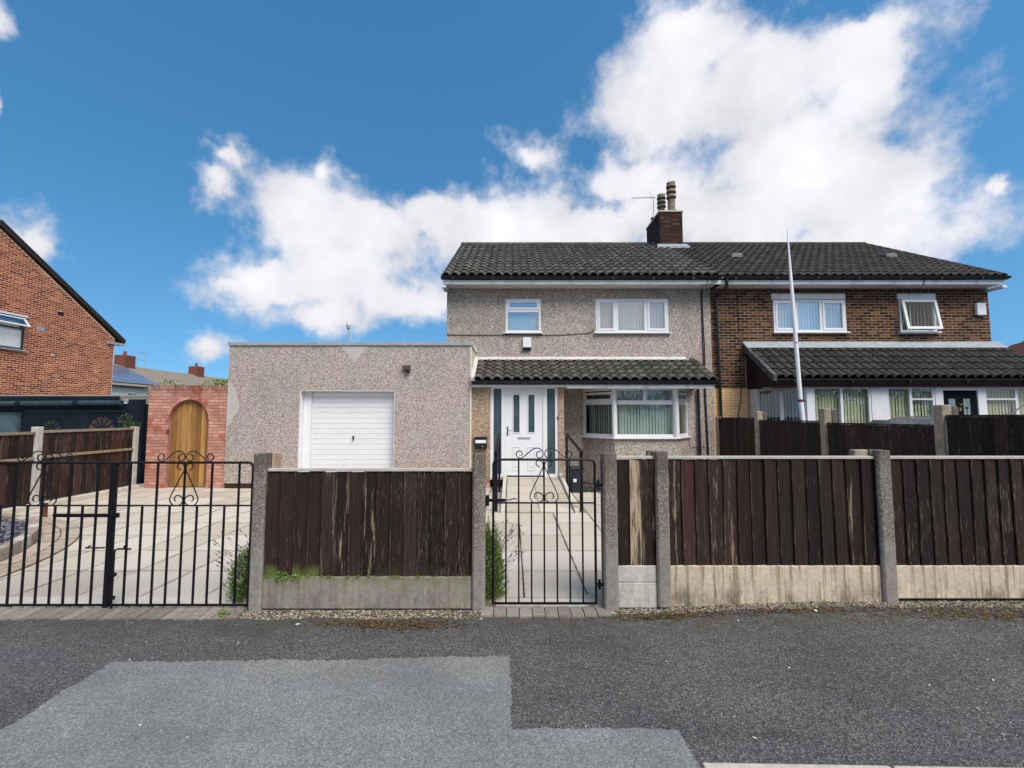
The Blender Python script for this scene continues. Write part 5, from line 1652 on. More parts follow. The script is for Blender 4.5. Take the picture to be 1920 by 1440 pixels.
# ------------------------------------------------------------------ boundary fence between the two gardens
rf = thing('boundary_fence', (5.0, 7.5, 0), 'dark solid boarded fence with tan concrete posts dividing the two gardens', 'fence')
FXR = 5.02
for (y, h) in ((11.05, 1.68), (9.26, 1.80), (7.28, 1.82), (5.30, 1.83)):
    part('post', MB().box(FXR - 0.06, FXR + 0.06, y - 0.06, y + 0.06, 0, h), M_POST_T, rf, bev=0.015)
    if h > 1.7:
        part('post_stub', MB().box(FXR + 0.07, FXR + 0.15, y - 0.05, y + 0.05, 0, h - 0.015), M_POST, rf, bev=0.015)
WR = [M_WOOD, M_WOOD, M_WOOD]
for (a, b, h) in ((9.33, 10.98, 1.655), (7.35, 9.19, 1.61), (5.37, 7.21, 1.585), (4.2, 5.23, 1.70)):
    cap_panel_y(rf, FXR, a, b, 0.02, h, WR, -1, int(a * 10), rails=False)
    part('cap_rail', MB().box(FXR - 0.03, FXR + 0.03, a, b, h - 0.008, h + 0.014), M_WOOD, rf)
    # cover the gap behind
# neighbour's yard
tag(part('neighbour_drive', MB().box(5.08, 22, 4.13, 11.9, -0.2, 0.03), M_ROAD), kind='structure')
tag(part('neighbour_yard', MB().box(-30, -9.0, 4.13, 30, -0.2, -0.02), M_RAMPC), kind='structure')

# ------------------------------------------------------------------ brick neighbour
BX0, BX1 = 5.282, 12.70
nh = thing('brick_house', (9.0, 11.9, 0), 'dark brown brick semi-detached house with a tiled lean-to porch', 'house', 'pair of semi-detached houses')
bh = [(6.93 - BX0, 8.89 - BX0, 3.89, 4.95), (10.28 - BX0, 11.28 - BX0, 3.89, 4.95), (6.35 - BX0, 12.5 - BX0, 0.2, 2.5)]
m = MB(); wall_holes(m, fr_front(BX0, MY), 0, BX1 - BX0, 2.44, EZ, [h if h[3] > 3 else (h[0], h[1], 2.44, 2.5) for h in bh], 0.28)
bw = part('front_wall', m, M_MORT_GREY, nh)
rects = rows_of_bricks(0.0, BX1 - BX0, 2.44, EZ - 0.02, holes_trim(bh + [(6.15 - BX0, 12.7 - BX0, 2.3, 3.30)]), JT=0.016)
lay_bricks(bw, fr_front(BX0, MY), rects, M_BRICK_DARK, vis=lambda a, b, c, d: d > 2.5, limit=300, JT=0.016, proud=0.003)
m = MB(); wall_holes(m, fr_front(BX0, MY), 0, BX1 - BX0, 0.0, 2.438, [(bh[2][0], bh[2][1], 0.2, 2.3)], 0.28)
cw = part('cream_wall', m, M_MORT_CREAM, nh)
lay_bricks(cw, fr_front(BX0, MY), rows_of_bricks(0.0, 0.9, 0.0, 2.43), M_BRICK_CREAM, limit=300, proud=0.004, vis=lambda a, b, c, d: d > 1.4)
m = MB()
m.box(BX1 - 0.28, BX1 - 0.001, MY + 0.281, 19.9, 0, EZ)
m.prism([(MY, EZ), (19.9, EZ), (15.9, 7.60)], Vector((BX1 - 0.21, 0, 0)), Y_, Z_, X_, 0.2)
part('side_wall', m, M_BRICK_DARK, nh)
part('rear_wall', MB().box(BX0, BX1 - 0.29, 19.6, 19.899, 0, EZ - 0.002), M_BRICK_DARK, nh)
part('floor_slab', MB().box(BX0 + 0.01, BX1 - 0.29, MY + 0.285, 19.58, 2.55, 2.75), M_ROOM, nh)
part('ceiling', MB().box(BX0 + 0.01, BX1 - 0.29, MY + 0.285, 19.58, 5.0, 5.1), M_ROOM, nh)
nroof = gable_roof(nh, 5.302, 12.72)
lay_tiles(nroof, 5.38, 12.74, RE, RR, 32, 14, 0.036, M_TILE_B, 'flat', 300, seed=15, skip=lambda x, y: x < CH[1] + 0.05 and y > CH[2] - 0.1)
m = MB()
for i in range(16):
    x = 5.95 + i * 0.449
    if x > 12.4: break
    m.tube([(x, 15.9, 7.85), (x + 0.445, 15.9, 7.85)], 0.085, 8)
part('ridge_tile', m, M_TILE_B, nroof, sm=True, kind='stuff')
part('verge', MB().prism([(11.45, 5.20), (15.9, 7.76), (15.9, 7.90), (11.45, 5.36)], Vector((12.74, 0, 0)), Y_, Z_, X_, 0.03), M_BLACKP, nroof)
part('fascia', MB().box(5.425, 12.70, 11.475, 11.50, 5.09, 5.20), M_UPVC_OLD, nh, bev=0.003)
part('soffit', MB().box(5.425, 12.70, 11.502, 11.9, 5.097, 5.11), M_UPVC_OLD, nh)
part('gutter_end_box', MB().box(12.62, 12.74, 11.46, 11.9, 5.0, 5.054), M_UPVC_OLD, nh)
gutter(nh, 5.40, 12.76, 11.41, 5.275)
m = MB(); m.tube(catmull([(5.52, 11.43, 5.22), (5.52, 11.45, 5.06), (5.50, 11.6, 4.95), (5.43, 11.82, 4.86), (5.42, 11.83, 4.7)]) + [(5.44, 11.83, 2.5), (5.46, 11.83, 0)], 0.038, 8)
part('downpipe', m, M_BLACKP, nh, sm=True)
for (vx, vy) in ((6.85, 13.6), (11.55, 13.6)):
    zt = RE[1] + (vy - RE[0]) * 0.5734 + 0.05
    m = MB(); m.quad_box([(vx - 0.17, vy - 0.13, zt - 0.05), (vx + 0.17, vy - 0.13, zt - 0.05), (vx + 0.17, vy + 0.2, zt + 0.14), (vx - 0.17, vy + 0.2, zt + 0.14), (vx - 0.15, vy - 0.13, zt + 0.07), (vx + 0.15, vy - 0.13, zt + 0.07), (vx + 0.15, vy + 0.2, zt + 0.19), (vx - 0.15, vy + 0.2, zt + 0.19)])
    part('roof_vent', m, M_FLOOD, nroof, bev=0.01)
# its windows
part('window_head', MB().box(6.90, 8.86, MY - 0.05, MY + 0.1, 4.80, 4.945), M_UPVC_OLD, nh, bev=0.008)
fr = fr_front(6.95, MY - 0.02, 3.92)
window(nh, fr, 1.92, 0.87, [(0.06, 0.56, 0.06, 0.81, True), (0.65, 1.22, 0.06, 0.81, False), (1.31, 1.86, 0.06, 0.81, True)], blind=M_BLIND_W)
part('window_head', MB().box(10.255, 11.26, MY - 0.05, MY + 0.1, 4.80, 4.945), M_UPVC_OLD, nh, bev=0.008)
fr = fr_front(10.30, MY - 0.02, 3.92)
m = MB()
for (a, b, c, d) in ((0, 0.96, 0, 0.05), (0, 0.96, 0.82, 0.87), (0, 0.05, 0.05, 0.82), (0.91, 0.96, 0.05, 0.82)):
    m.fbox(fr, a, b, 0, 0.06, c, d)
w2 = part('window', m, M_UPVC_OLD, nh)
part('sill', MB().fbox(fr, -0.05, 1.01, -0.09, 0.05, -0.04, -0.002), M_UPVC_OLD, w2, bev=0.004)
th_ = R(10)
O = fr[0] + X_ * 0.02 + Z_ * 0.855 - Y_ * 0.01
Wd_ = Vector((0, -math.sin(th_), -math.cos(th_))); Nd_ = Vector((0, -math.cos(th_), math.sin(th_)))
f2 = (O, X_, Nd_, Wd_)
m = MB()
for (a, b, c, d) in ((0, 0.92, 0, 0.07), (0, 0.92, 0.76, 0.83), (0, 0.07, 0.07, 0.76), (0.85, 0.92, 0.07, 0.76)):
    m.fbox(f2, a, b, 0, 0.05, c, d)
part('sash', m, M_UPVC, w2, bev=0.004)
part('pane', MB().fbox(f2, 0.066, 0.854, 0.02, 0.026, 0.066, 0.764), M_GLASS_DK, w2)
m = MB()
rg = random.Random(2)
for k in range(9):
    u = 0.06 + k * 0.095
    a = R(40 + rg.uniform(-6, 6))
    c_, s_ = math.cos(a) * 0.045, math.sin(a) * 0.045
    p0 = fr[0] + X_ * (u + 0.045 - c_) + Y_ * (0.12 - s_); p1 = fr[0] + X_ * (u + 0.045 + c_) + Y_ * (0.12 + s_)
    m.quad(p0 + Z_ * .05, p1 + Z_ * .05, p1 + Z_ * .82, p0 + Z_ * .82)
part('blind', m, M_BLIND_Y, w2)
# lean-to
LX0, LX1 = 6.12, 12.85
LE, LR = (10.50, 2.575), (11.80, 3.475)
lroof = part('lean_to_roof', MB().prism([(10.50, 2.56), (11.895, 3.52), (11.895, 3.40), (10.55, 2.44)], Vector((LX0, 0, 0)), Y_, Z_, X_, LX1 - LX0), M_UNDER, nh)
lay_tiles(lroof, LX0 + 0.03, LX1, LE, LR, 32, 5, 0.062, M_TILE_L, 'roll', 300, seed=25)
m = MB(); m.prism([(11.64, 3.462), (11.897, 3.60), (11.897, 3.665), (11.88, 3.665), (11.64, 3.476)], Vector((LX0 - 0.03, 0, 0)), Y_, Z_, X_, LX1 - LX0 + 0.03)
part('flashing', m, M_LEAD, lroof)
for i in range(5):
    t0, t1 = i / 5 + 0.01, (i + 1) / 5
    pz = lambda t: (LE[0] + (LR[0] - LE[0]) * t, LE[1] + (LR[1] - LE[1]) * t)
    (ya, za), (yb2, zb2) = pz(t0), pz(t1)
    m = MB(); m.prism([(ya - .02, za + 0.02 - 0.10), (yb2 - .02, zb2 - 0.11), (yb2 - .02, zb2 + 0.07), (ya - .02, za + 0.09)], Vector((LX0 - 0.05, 0, 0)), Y_, Z_, X_, 0.09)
    part('verge_cap', m, M_VERGE, lroof, bev=0.01)
part('gable_cladding', MB().prism([(10.66, 2.42), (11.89, 2.42), (11.89, 3.40), (10.66, 2.55)], Vector((LX0 + 0.06, 0, 0)), Y_, Z_, X_, 0.03), M_BROWN, nh)
part('lean_to_fascia', MB().box(LX0 + 0.1, LX1, 10.66, 10.70, 2.385, 2.53), M_MAROON, nh)
part('lean_to_soffit', MB().box(LX0 + 0.1, LX1, 10.705, 11.89, 2.398, 2.41), M_MAROON, nh)
gutter(nh, LX0 + 0.04, LX1, 10.54, 2.555, 0.055, n_br=5)
FYL = 10.76
def lw(x0, x1, lights_n, transom=None, blind=M_BLIND_Y, glass=M_GLASS_DK):
    fr = fr_front(x0, FYL, 0.55)
    w, h = x1 - x0, 1.84
    ls = []
    n = lights_n
    cw_ = (w - 0.05 * 2 - 0.06 * (n - 1)) / n
    for i in range(n):
        u0 = 0.05 + i * (cw_ + 0.06)
        if transom and i in transom:
            ls += [(u0, u0 + cw_, 0.05, 1.53, False), (u0, u0 + cw_, 1.57, h - 0.05, False)]
        else:
            ls.append((u0, u0 + cw_, 0.05, h - 0.05, False))
    window(nh, fr, w, h, ls, name='lean_to_window', fw=0.05, sill=False, blind=blind, glass=glass, slat_ang=15, blind_d=0.10)
lw(7.14, 8.52, 2)
lw(8.90, 10.04, 2, transom=[1])
lw(11.22, 12.75, 2, transom=[0])
part('lean_to_post', MB().box(6.99, 7.135, FYL - 0.01, FYL + 0.09, 0, 2.39), M_UPVC, nh, bev=0.006)
part('lean_to_panel', MB().box(8.525, 8.895, FYL - 0.012, FYL + 0.06, 0, 2.39), M_UPVC_OLD, nh, bev=0.006)
part('lean_to_post', MB().box(10.045, 10.235, FYL - 0.012, FYL + 0.09, 0, 2.39), M_UPVC, nh, bev=0.006)
part('lean_to_post', MB().box(11.055, 11.215, FYL - 0.012, FYL + 0.09, 0, 2.39), M_UPVC, nh, bev=0.006)
part('lean_to_wall', MB().box(6.99, 10.04, FYL - 0.02, FYL + 0.12, 0, 0.545), M_BRICK_CREAM, nh)
part('lean_to_wall', MB().box(11.22, 12.85, FYL - 0.02, FYL + 0.12, 0, 0.545), M_BRICK_CREAM, nh)
part('lean_to_head', MB().box(10.24, 11.05, FYL - 0.005, FYL + 0.07, 2.31, 2.39), M_UPVC, nh)
m = MB(); wall_holes(m, fr_front(10.24, FYL + 0.02), 0, 0.81, 0.1, 2.305, [(0.14, 0.32, 1.0, 2.12), (0.49, 0.67, 1.0, 2.12)], 0.05)
nd = part('front_door', m, M_DKDOOR, nh)
for (a, b) in ((0.14, 0.32), (0.49, 0.67)):
    part('pane', MB().box(10.24 + a - .003, 10.24 + b + .003, FYL + 0.035, FYL + 0.045, 0.997, 2.123), M_LEADED, nd)
    m = MB(); cx_ = 10.24 + (a + b) / 2
    m.prism([(cx_ - 0.05, 1.90), (cx_, 1.84), (cx_ + 0.05, 1.90), (cx_, 1.93)], Vector((0, FYL + 0.034, 0)), X_, Z_, -Y_, 0.003)
    m.box(cx_ - .006, cx_ + .006, FYL + 0.030, FYL + 0.033, 1.02, 1.84)
    part('leaded_pattern', m, M_BLACKP, nd)
m = MB(); m.tube([(10.605, FYL + 0.01, 2.0), (10.645, FYL, 1.95), (10.685, FYL + 0.01, 2.0)], 0.008, 5); m.box(10.62, 10.67, FYL + 0.01, FYL + 0.019, 1.82, 1.90)
part('knocker', m, M_BRASS, nd)
# chamfered corner bay of the lean-to
c0, c1 = Vector((6.28, 11.60, 0)), Vector((7.00, FYL, 0))
U = c1 - c0; w = U.length; U.normalize(); Nn = Vector((-U.y, U.x, 0))
window(nh, (c0 + Z_ * 0.55, U, Nn, Z_), w, 1.84, [(0.07, w / 2 - 0.04, 0.05, 1.78, False), (w / 2 + 0.04, w - 0.06, 0.05, 1.78, False)], name='lean_to_window', sill=False, blind=M_BLIND_W, glass=M_GLASS_DK, slat_ang=75, blind_d=0.1)
part('lean_to_side', MB().box(6.25, 6.30, 11.56, 11.895, 0, 2.39), M_UPVC_OLD, nh)
m = MB(); m.quad_box([c0, c1, c1 + Nn * .1, c0 + Nn * .1, c0 + Z_ * .545, c1 + Z_ * .545, c1 + Nn * .1 + Z_ * .545, c0 + Nn * .1 + Z_ * .545])
part('lean_to_wall', m, M_BRICK_CREAM, nh)
part('bracket', MB().box(6.2, 6.33, 10.9, 11.2, 2.37, 2.396), M_LEAD, nh)
for xx in (7.62, 8.85, 9.35):
    part('cup_hook', MB().tube([(xx, 10.66, 2.47), (xx + 0.03, 10.62, 2.44), (xx + 0.06, 10.63, 2.46)], 0.012, 5), M_BLACKP, nh)
m = MB(); m.tube(catmull([(6.02, 11.885, 2.43), (6.0, 11.885, 2.1), (5.93, 11.885, 1.8), (5.9, 11.885, 1.3)]), 0.01, 5)
part('cable', m, M_BLACKP, nh)
m = MB(); m.tube(catmull([(5.95, 11.88, 5.05), (6.0, 11.88, 4.8), (6.02, 11.88, 3.95)]), 0.008, 5)
part('cable', m, M_BLACKP, nh)
m = MB(); m.tube(catmull([(10.62, 11.46, 5.2), (10.60, 11.5, 5.05), (10.55, 11.84, 4.9), (10.55, 11.84, 4.7)]), 0.008, 5)
part('cable', m, M_BLACKP, nh)
al = thing('alarm_box', (12.42, 11.88, 4.3), 'pale blue-white alarm box high at the corner of the brick house', 'alarm box', 'wall boxes')
part('cover', MB().box(12.30, 12.54, 11.81, 11.89, 4.36, 4.69), M_UPVC, al, bev=0.012)
part('base', MB().box(12.32, 12.53, 11.82, 11.89, 4.31, 4.358), M_BLACKP, al, bev=0.01)
# leaning pole
po = thing('white_pole', (5.95, 9.3, 0), 'tall thin white pole in front of the brick house', 'pole')
part('lower_tube', MB().tube([(6.03, 9.3, 0.0), (5.92, 9.3, 2.02)], 0.050, 10), M_WPOLE, po, sm=True)
part('upper_tube', MB().tube([(5.92, 9.3, 2.0), (5.845, 9.3, 4.2), (5.80, 9.3, 5.62)], [0.042, 0.036, 0.010], 10), M_WPOLE, po, sm=True)
m = MB(); m.tube([(5.921, 9.3, 1.99), (5.919, 9.3, 2.04)], 0.055, 10); m.tube([(5.97, 9.26, 2.015), (5.99, 9.24, 2.015)], 0.015, 5)
part('clamp', m, M_RUST, po)
part('clamp', MB().tube([(5.882, 9.3, 3.20), (5.88, 9.3, 3.23)], 0.044, 10), M_METAL, po)

# ------------------------------------------------------------------ car behind the garden fence
CARZ = 0.02
cr = thing('silver_car', (7.9, 8.8, 0.0), 'silver car parked behind the dark garden fence, only its roof showing', 'car')
prof = [(5.75, 0.45), (5.72, 0.75), (5.85, 0.92), (6.75, 1.08), (7.55, 1.54), (7.9, 1.63), (8.5, 1.66), (9.3, 1.65), (9.75, 1.58), (10.05, 1.15), (10.12, 0.8), (10.08, 0.45)]
def car_section(x, z, k):
    top = max(0.0, (z - 1.0) / 0.7)
    return 0.86 - 0.22 * top
m = MB()
nP = len(prof)
for s in (-1, 1):
    for (x, z) in prof:
        m.v.append((x, 8.8 + s * car_section(x, z, s), z + CARZ))
for i in range(nP - 1):
    m.f.append((i, i + 1, nP + i + 1, nP + i))
m.f.append((nP - 1, 0, nP, 2 * nP - 1))
m.f.append(tuple(range(nP)))
m.f.append(tuple(reversed(range(nP, 2 * nP))))
part('body', m, M_SILVER, cr, bev=0.05, sm=True)
for s in (-1, 1):
    yy = 8.8 + s * 0.80
    for (a, b) in ((6.95, 8.35), (8.45, 9.75)):
        m = MB()
        hi = 1.56
        q = [(a + 0.02, 1.10), (b, 1.10), (b - (0.18 if b > 9 else 0.0), hi), (a + (0.52 if a < 7 else 0.0), hi)]
        pts = [Vector((x, 8.8 + s * (car_section(x, z, s) + 0.006), z + CARZ)) for (x, z) in q]
        pin = [p - Vector((0, s * 0.03, 0)) for p in pts]
        m.quad_box(pts + pin)
        part('side_window', m, M_OBSC, cr)
    part('roof_rail', MB().tube(catmull([(7.75, 8.8 + s * 0.58, 1.615), (8.0, 8.8 + s * 0.58, 1.678), (8.5, 8.8 + s * 0.58, 1.688), (9.3, 8.8 + s * 0.58, 1.678), (9.6, 8.8 + s * .58, 1.63)]), 0.012, 6), M_BLACKP, cr)
    for wx in (6.6, 9.15):
        w_ = part('wheel', MB().lathe([(0.2, -0.1), (0.31, -0.09), (0.325, 0), (0.31, 0.09), (0.2, 0.1)], 0, 0, 18), M_RUBBER, cr)
        w_.data.transform(Matrix.Translation(ORIGIN[cr.name]))
        w_.rotation_euler = (R(90), 0, 0)
        w_.location = Vector((wx, 8.8 + s * 0.78, 0.355)) - ORIGIN[cr.name]
    part('headlight', MB().box(5.74, 5.86, 8.8 + s * 0.62 - 0.15, 8.8 + s * 0.62 + 0.15, 0.74, 0.90), M_FARWHITE, cr, bev=0.02)
m = MB(); m.quad_box([(6.80, 8.2, 1.15), (6.80, 9.4, 1.15), (7.42, 9.32, 1.60), (7.42, 8.28, 1.60), (6.77, 8.2, 1.17), (6.77, 9.4, 1.17), (7.40, 9.32, 1.62), (7.40, 8.28, 1.62)])
part('windscreen', m, M_OBSC, cr)
m = MB(); m.tube([(9.42, 8.7, 1.70), (9.56, 8.7, 1.735), (9.72, 8.7, 1.85), (9.98, 8.7, 2.02)], [0.03, 0.022, 0.012, 0.006], 6)
part('aerial', m, M_BLACKP, cr)

# ------------------------------------------------------------------ left brick house (gable side on)
LHX = -16.9
lh = thing('red_brick_house', (-20, 14.9, 0), 'orange-red brick house end with a sloping gable at the picture edge', 'house')
YA, YB, YC = 9.9, 19.1, 14.5
ZE, ZRG = 4.98, 7.93
m = MB()
holes_l = [(YB - 15.55, YB - 14.35, 3.95, 5.12)]
frl = (Vector((LHX, YB, 0)), -Y_, -X_, Z_)      # u runs towards the street, d into the house
wall_holes(m, frl, 0, YB - YA, 0, ZE, [(holes_l[0][0], holes_l[0][1], 3.95, ZE)], 0.28)
pg = [(YB, ZE), (15.55, ZE), (15.55, 5.12), (14.35, 5.12), (14.35, ZE), (YA, ZE), (YC, ZRG)]
m.prism([(p[0], p[1]) for p in pg], Vector((LHX, 0, 0)), Y_, Z_, -X_, 0.28)
lw_ = part('gable_wall', m, M_MORT_PALE, lh)
hole_b = holes_l + [(YB - 16.88, YB - 16.63, 4.83 + 0.62, 4.98 + 0.62), (YB - 16.22, YB - 15.98, 4.74, 4.9)]
def gtrim(s, e, a, b):
    def lim(z):
        return (z - ZE) / (ZRG - ZE) * (YB - YC) if z > ZE else 0.0
    l0 = lim(b) + 0.02
    h0 = (YB - YA) - (b - ZE) / (ZRG - ZE) * (YC - YA) - 0.02 if b > ZE else (YB - YA)
    s2, e2 = max(s, l0), min(e, h0)
    return holes_trim(hole_b)(s2, e2, a, b) if e2 - s2 > 0.04 else []
rl = rows_of_bricks(0, YB - YA, 0, 7.95, gtrim, JT=0.019)
lay_bricks(lw_, frl, rl, M_BRICK_RED, vis=lambda a, b, c, d: c > 2.35 and a < 4.4, limit=300, JT=0.019, proud=0.003)
part('vent', MB().fbox(frl, YB - 16.88, YB - 16.63, 0.0, 0.05, 5.45, 5.6), M_RENDER_P, lh)
part('vent', MB().fbox(frl, YB - 16.85, YB - 16.66, -0.01, 0.0, 5.47, 5.58), M_DARKIN, lh)
part('vent', MB().fbox(frl, YB - 16.22, YB - 15.98, -0.012, 0.05, 4.74, 4.9), M_LEAD, lh)
part('wall_cap', MB().fbox(frl, YB - 16.60, YB - 16.48, -0.04, 0.0, 3.88, 3.97), M_RENDER_P, lh, bev=0.02)
part('house_body', MB().box(-25, LHX - 0.285, YA, YB, 0, ZE), M_BRICK_RED, lh)
lroof2 = part('roof', MB().prism([(YB + 0.42, ZE - 0.05), (YC, ZRG + 0.16), (YA - 0.35, ZE - 0.05), (YA - 0.35, ZE - 0.15), (YC, ZRG + 0.04), (YB + 0.42, ZE - 0.15)], Vector((-25, 0, 0)), Y_, Z_, X_, 25 + LHX + 0.10), M_TILE_B, lh)
part('verge', MB().prism([(YB + 0.44, ZE - 0.06), (YC, ZRG + 0.17), (YC, ZRG + 0.22), (YB + 0.44, ZE + 0.0)], Vector((LHX + 0.02, 0, 0)), Y_, Z_, X_, 0.10), M_TILE_B, lroof2)
part('eaves_box', MB().box(LHX - 0.2, LHX + 0.09, YB - 0.35, YB + 0.40, ZE - 0.26, ZE - 0.155), M_LEAD, lh)
# window with tilted top sash
frw = (Vector((LHX, 15.53, 3.97)), -Y_, -X_, Z_)
m = MB()
for (a, b, c, d) in ((0, 1.16, 0, 0.06), (0, 1.16, 1.07, 1.13), (0, 0.06, 0.06, 1.07), (1.1, 1.16, 0.06, 1.07), (0.06, 1.1, 0.70, 0.76)):
    m.fbox(frw, a, b, -0.02, 0.06, c, d)
wl = part('window', m, M_NAVY_L, lh, bev=0.004)
part('pane', MB().fbox(frw, 0.055, 1.105, 0.02, 0.03, 0.055, 0.70), M_FARWHITE, wl)
part('sill', MB().fbox(frw, -0.08, 1.24, -0.10, 0.05, -0.05, -0.005), M_LEAD, wl)
m = MB()
O2 = frw[0] + Z_ * 1.08
a_ = R(38)
f3 = (O2, -Y_, Vector((math.cos(a_), 0, math.sin(a_))), Vector((math.sin(a_), 0, -math.cos(a_))))
for (a, b, c, d) in ((0.02, 1.14, 0, 0.05), (0.02, 1.14, 0.33, 0.38), (0.02, 0.07, 0.05, 0.33), (1.09, 1.14, 0.05, 0.33)):
    m.fbox(f3, a, b, 0, 0.04, c, d)
part('sash', m, M_FARWHITE, wl)
part('pane', MB().fbox(f3, 0.065, 1.095, 0.015, 0.022, 0.045, 0.335), M_GLASS, wl)
part('window_head', MB().fbox(frw, -0.05, 1.2, -0.06, -0.005, 1.135, 1.2), M_FARWHITE, wl)
part('blind', MB().fbox(frw, 0.06, 1.1, 0.10, 0.11, 0.72, 1.06), M_BLIND_W, wl)

# ------------------------------------------------------------------ navy outbuilding
sh = thing('navy_outbuilding', (-12.5, 11.7, 0), 'low dark navy outbuilding with fan shaped openings behind the left fence', 'outbuilding')
SY = 11.7
part('front_wall', MB().box(-16.6, -9.42, SY, SY + 0.1, 0, 2.02), M_NAVY, sh)
part('side_wall', MB().box(-9.52, -9.421, SY + 0.101, 14.6, 0, 2.02), M_NAVY, sh)
part('roof', MB().quad_box([(-16.6, SY - 0.05, 2.08), (-10.1, SY - 0.05, 2.08), (-10.1, 15, 2.30), (-16.6, 15, 2.30), (-16.6, SY - 0.05, 2.20), (-10.1, SY - 0.05, 2.20), (-10.1, 15, 2.40), (-16.6, 15, 2.40)]), M_TILE_FAR, sh)
part('roof_edge', MB().box(-16.6, -10.08, SY - 0.09, SY - 0.052, 2.10, 2.21), M_NAVY, sh)
part('side_roof', MB().box(-10.07, -9.5, SY + 0.0, 14.6, 2.06, 2.15), M_LEAD, sh)
part('corner_post', MB().box(-9.85, -9.44, SY - 0.06, SY - 0.001, 0, 2.13), M_NAVY, sh, bev=0.01)
part('gutter', MB().tube([(-16.6, SY - 0.13, 1.995), (-9.95, SY - 0.13, 2.04)], 0.065, 10), M_NAVY_L, sh, sm=True)
for xx in (-12.55, -11.1):
    part('gutter_bracket', MB().tube([(xx - 0.06, SY - 0.13, 2.02), (xx + 0.06, SY - 0.13, 2.02)], 0.08, 10), M_NAVY, sh)
part('trim_strip', MB().box(-12.5, -9.95, SY - 0.018, SY - 0.001, 1.82, 1.84), M_NAVY_L, sh)
def fan(cx, cz, r, mat):
    m_ = MB()
    m_.prism([(r * math.cos(math.pi * i / 14), r * math.sin(math.pi * i / 14)) for i in range(15)], Vector((cx, SY - 0.012, cz)), X_, Z_, Y_, 0.01)
    f_ = part('fan_opening', m_, mat, sh)
    m_ = MB()
    for k in range(1, 6):
        a = math.pi * k / 6
        m_.tube([(cx + 0.06 * math.cos(a), SY - 0.022, cz + 0.06 * math.sin(a)), (cx + r * math.cos(a), SY - 0.022, cz + r * math.sin(a))], 0.014, 4)
    m_.tube([(cx + r * math.cos(math.pi * i / 14), SY - 0.02, cz + r * math.sin(math.pi * i / 14)) for i in range(15)], 0.02, 4)
    part('fan_spoke', m_, M_NAVY, f_)
M_FANG = simple('dim_garden_beyond', (0.035, 0.045, 0.03), 0.9, 0.1, var=0.5, scale=14)
fan(-11.83, 1.36, 0.27, M_FANG)
fan(-10.53, 1.36, 0.36, simple('pink_grey_brick_beyond', (0.06, 0.042, 0.042), 0.9, 0.1, var=0.5, scale=20))
fan(-14.3, 1.36, 0.36, M_FANG)
m = MB()
for (a, b, c, d) in ((-13.65, -12.62, 0.9, 0.96), (-13.65, -12.62, 1.74, 1.80), (-13.65, -13.57, 0.96, 1.74), (-12.70, -12.62, 0.96, 1.74)):
    m.box(a, b, SY - 0.03, SY - 0.001, c, d)
wn = part('window', m, M_NAVY_L, sh)
part('pane', MB().box(-13.572, -12.698, SY - 0.012, SY - 0.006, 0.958, 1.742), M_OBSC, wn)
def bush(name, c, r, n, label, seed, mat, squash=(1, 1, 1), size=(0.03, 0.07), cat='shrub', base=None):
    rg_ = random.Random(seed)
    base = base or (c[0], c[1], 0)
    t = thing(name, base, label, cat)
    m_ = MB()
    for k in range(9):
        d = Vector((rg_.gauss(0, .5), rg_.gauss(0, .5), rg_.gauss(0, .4)))
        cc = (c[0] + d.x * r * squash[0], c[1] + d.y * r, c[2] + d.z * r * squash[2])
        leafy(m_, cc, r * rg_.uniform(0.35, 0.6), n // 9, rg_, size, 0.6, squash, 0.2)
    part('foliage', m_, mat, t, kind='stuff')
    m_ = MB()
    for k in range(5):
        d = Vector((rg_.uniform(-.5, .5) * r, rg_.uniform(-.5, .5) * r, 0))
        m_.tube([base, (c[0] + d.x * .5, c[1] + d.y * .5, (base[2] + c[2]) / 2), (c[0] + d.x, c[1] + d.y, c[2] + r * .4)], [0.03, 0.02, 0.008], 5)
    part('stem', m_, M_TRUNK, t)
    return t
bush('shrub', (-9.55, 11.35, 1.45), 0.22, 500, 'dark leafy shrub at the end of the navy outbuilding', 81, M_LEAF_D)
bush('shrub', (-9.95, 13.2, 2.35), 0.5, 1100, 'pale green leafy shrub rising behind the left end of the arched wall', 82, M_WBLOOM)
bush('shrub', (-7.15, 11.8, 2.52), 0.30, 700, 'yellow green shrub poking over the arched wall beside the garage', 83, M_LEAF_Y, (1.5, 1, .6))

# ------------------------------------------------------------------ far things
te = thing('terraced_house', (-34, 42, 0), 'long far terrace with grey roof, chimneys and solar panels', 'house')
m = MB(); m.box(-39, -31.0, 33, 70, 0, 4.15)
part('wall', m, M_FARWHITE, te)
tr_ = part('roof', MB().prism([(-39.3, 4.1), (-35.0, 6.25), (-30.7, 4.1), (-30.7, 3.98), (-35.0, 6.1), (-39.3, 3.98)], Vector((0, 32.7, 0)), X_, Z_, Y_, 38), M_TILE_FAR, te)
part('gutter', MB().box(-30.78, -30.64, 32.7, 70, 4.0, 4.12), M_BLACKP, te)
for (y, h) in ((40.2, 0.95), (49.5, 0.95), (61, 0.95)):
    m = MB(); m.box(-35.5, -34.5, y, y + 1.1, 5.7, 6.2 + h)
    c_ = part('chimney', m, M_CHIM_FAR, te)
    part('chimney_pot', MB().lathe([(0.14, 6.2 + h), (0.12, 6.6 + h)], -35.0, y + 0.5, 10), M_TERRA, te)
nrm = Vector((math.sin(math.atan2(2.15, 4.3)), 0, math.cos(math.atan2(2.15, 4.3))))
dn = Vector((math.cos(math.atan2(2.15, 4.3)), 0, -math.sin(math.atan2(2.15, 4.3))))
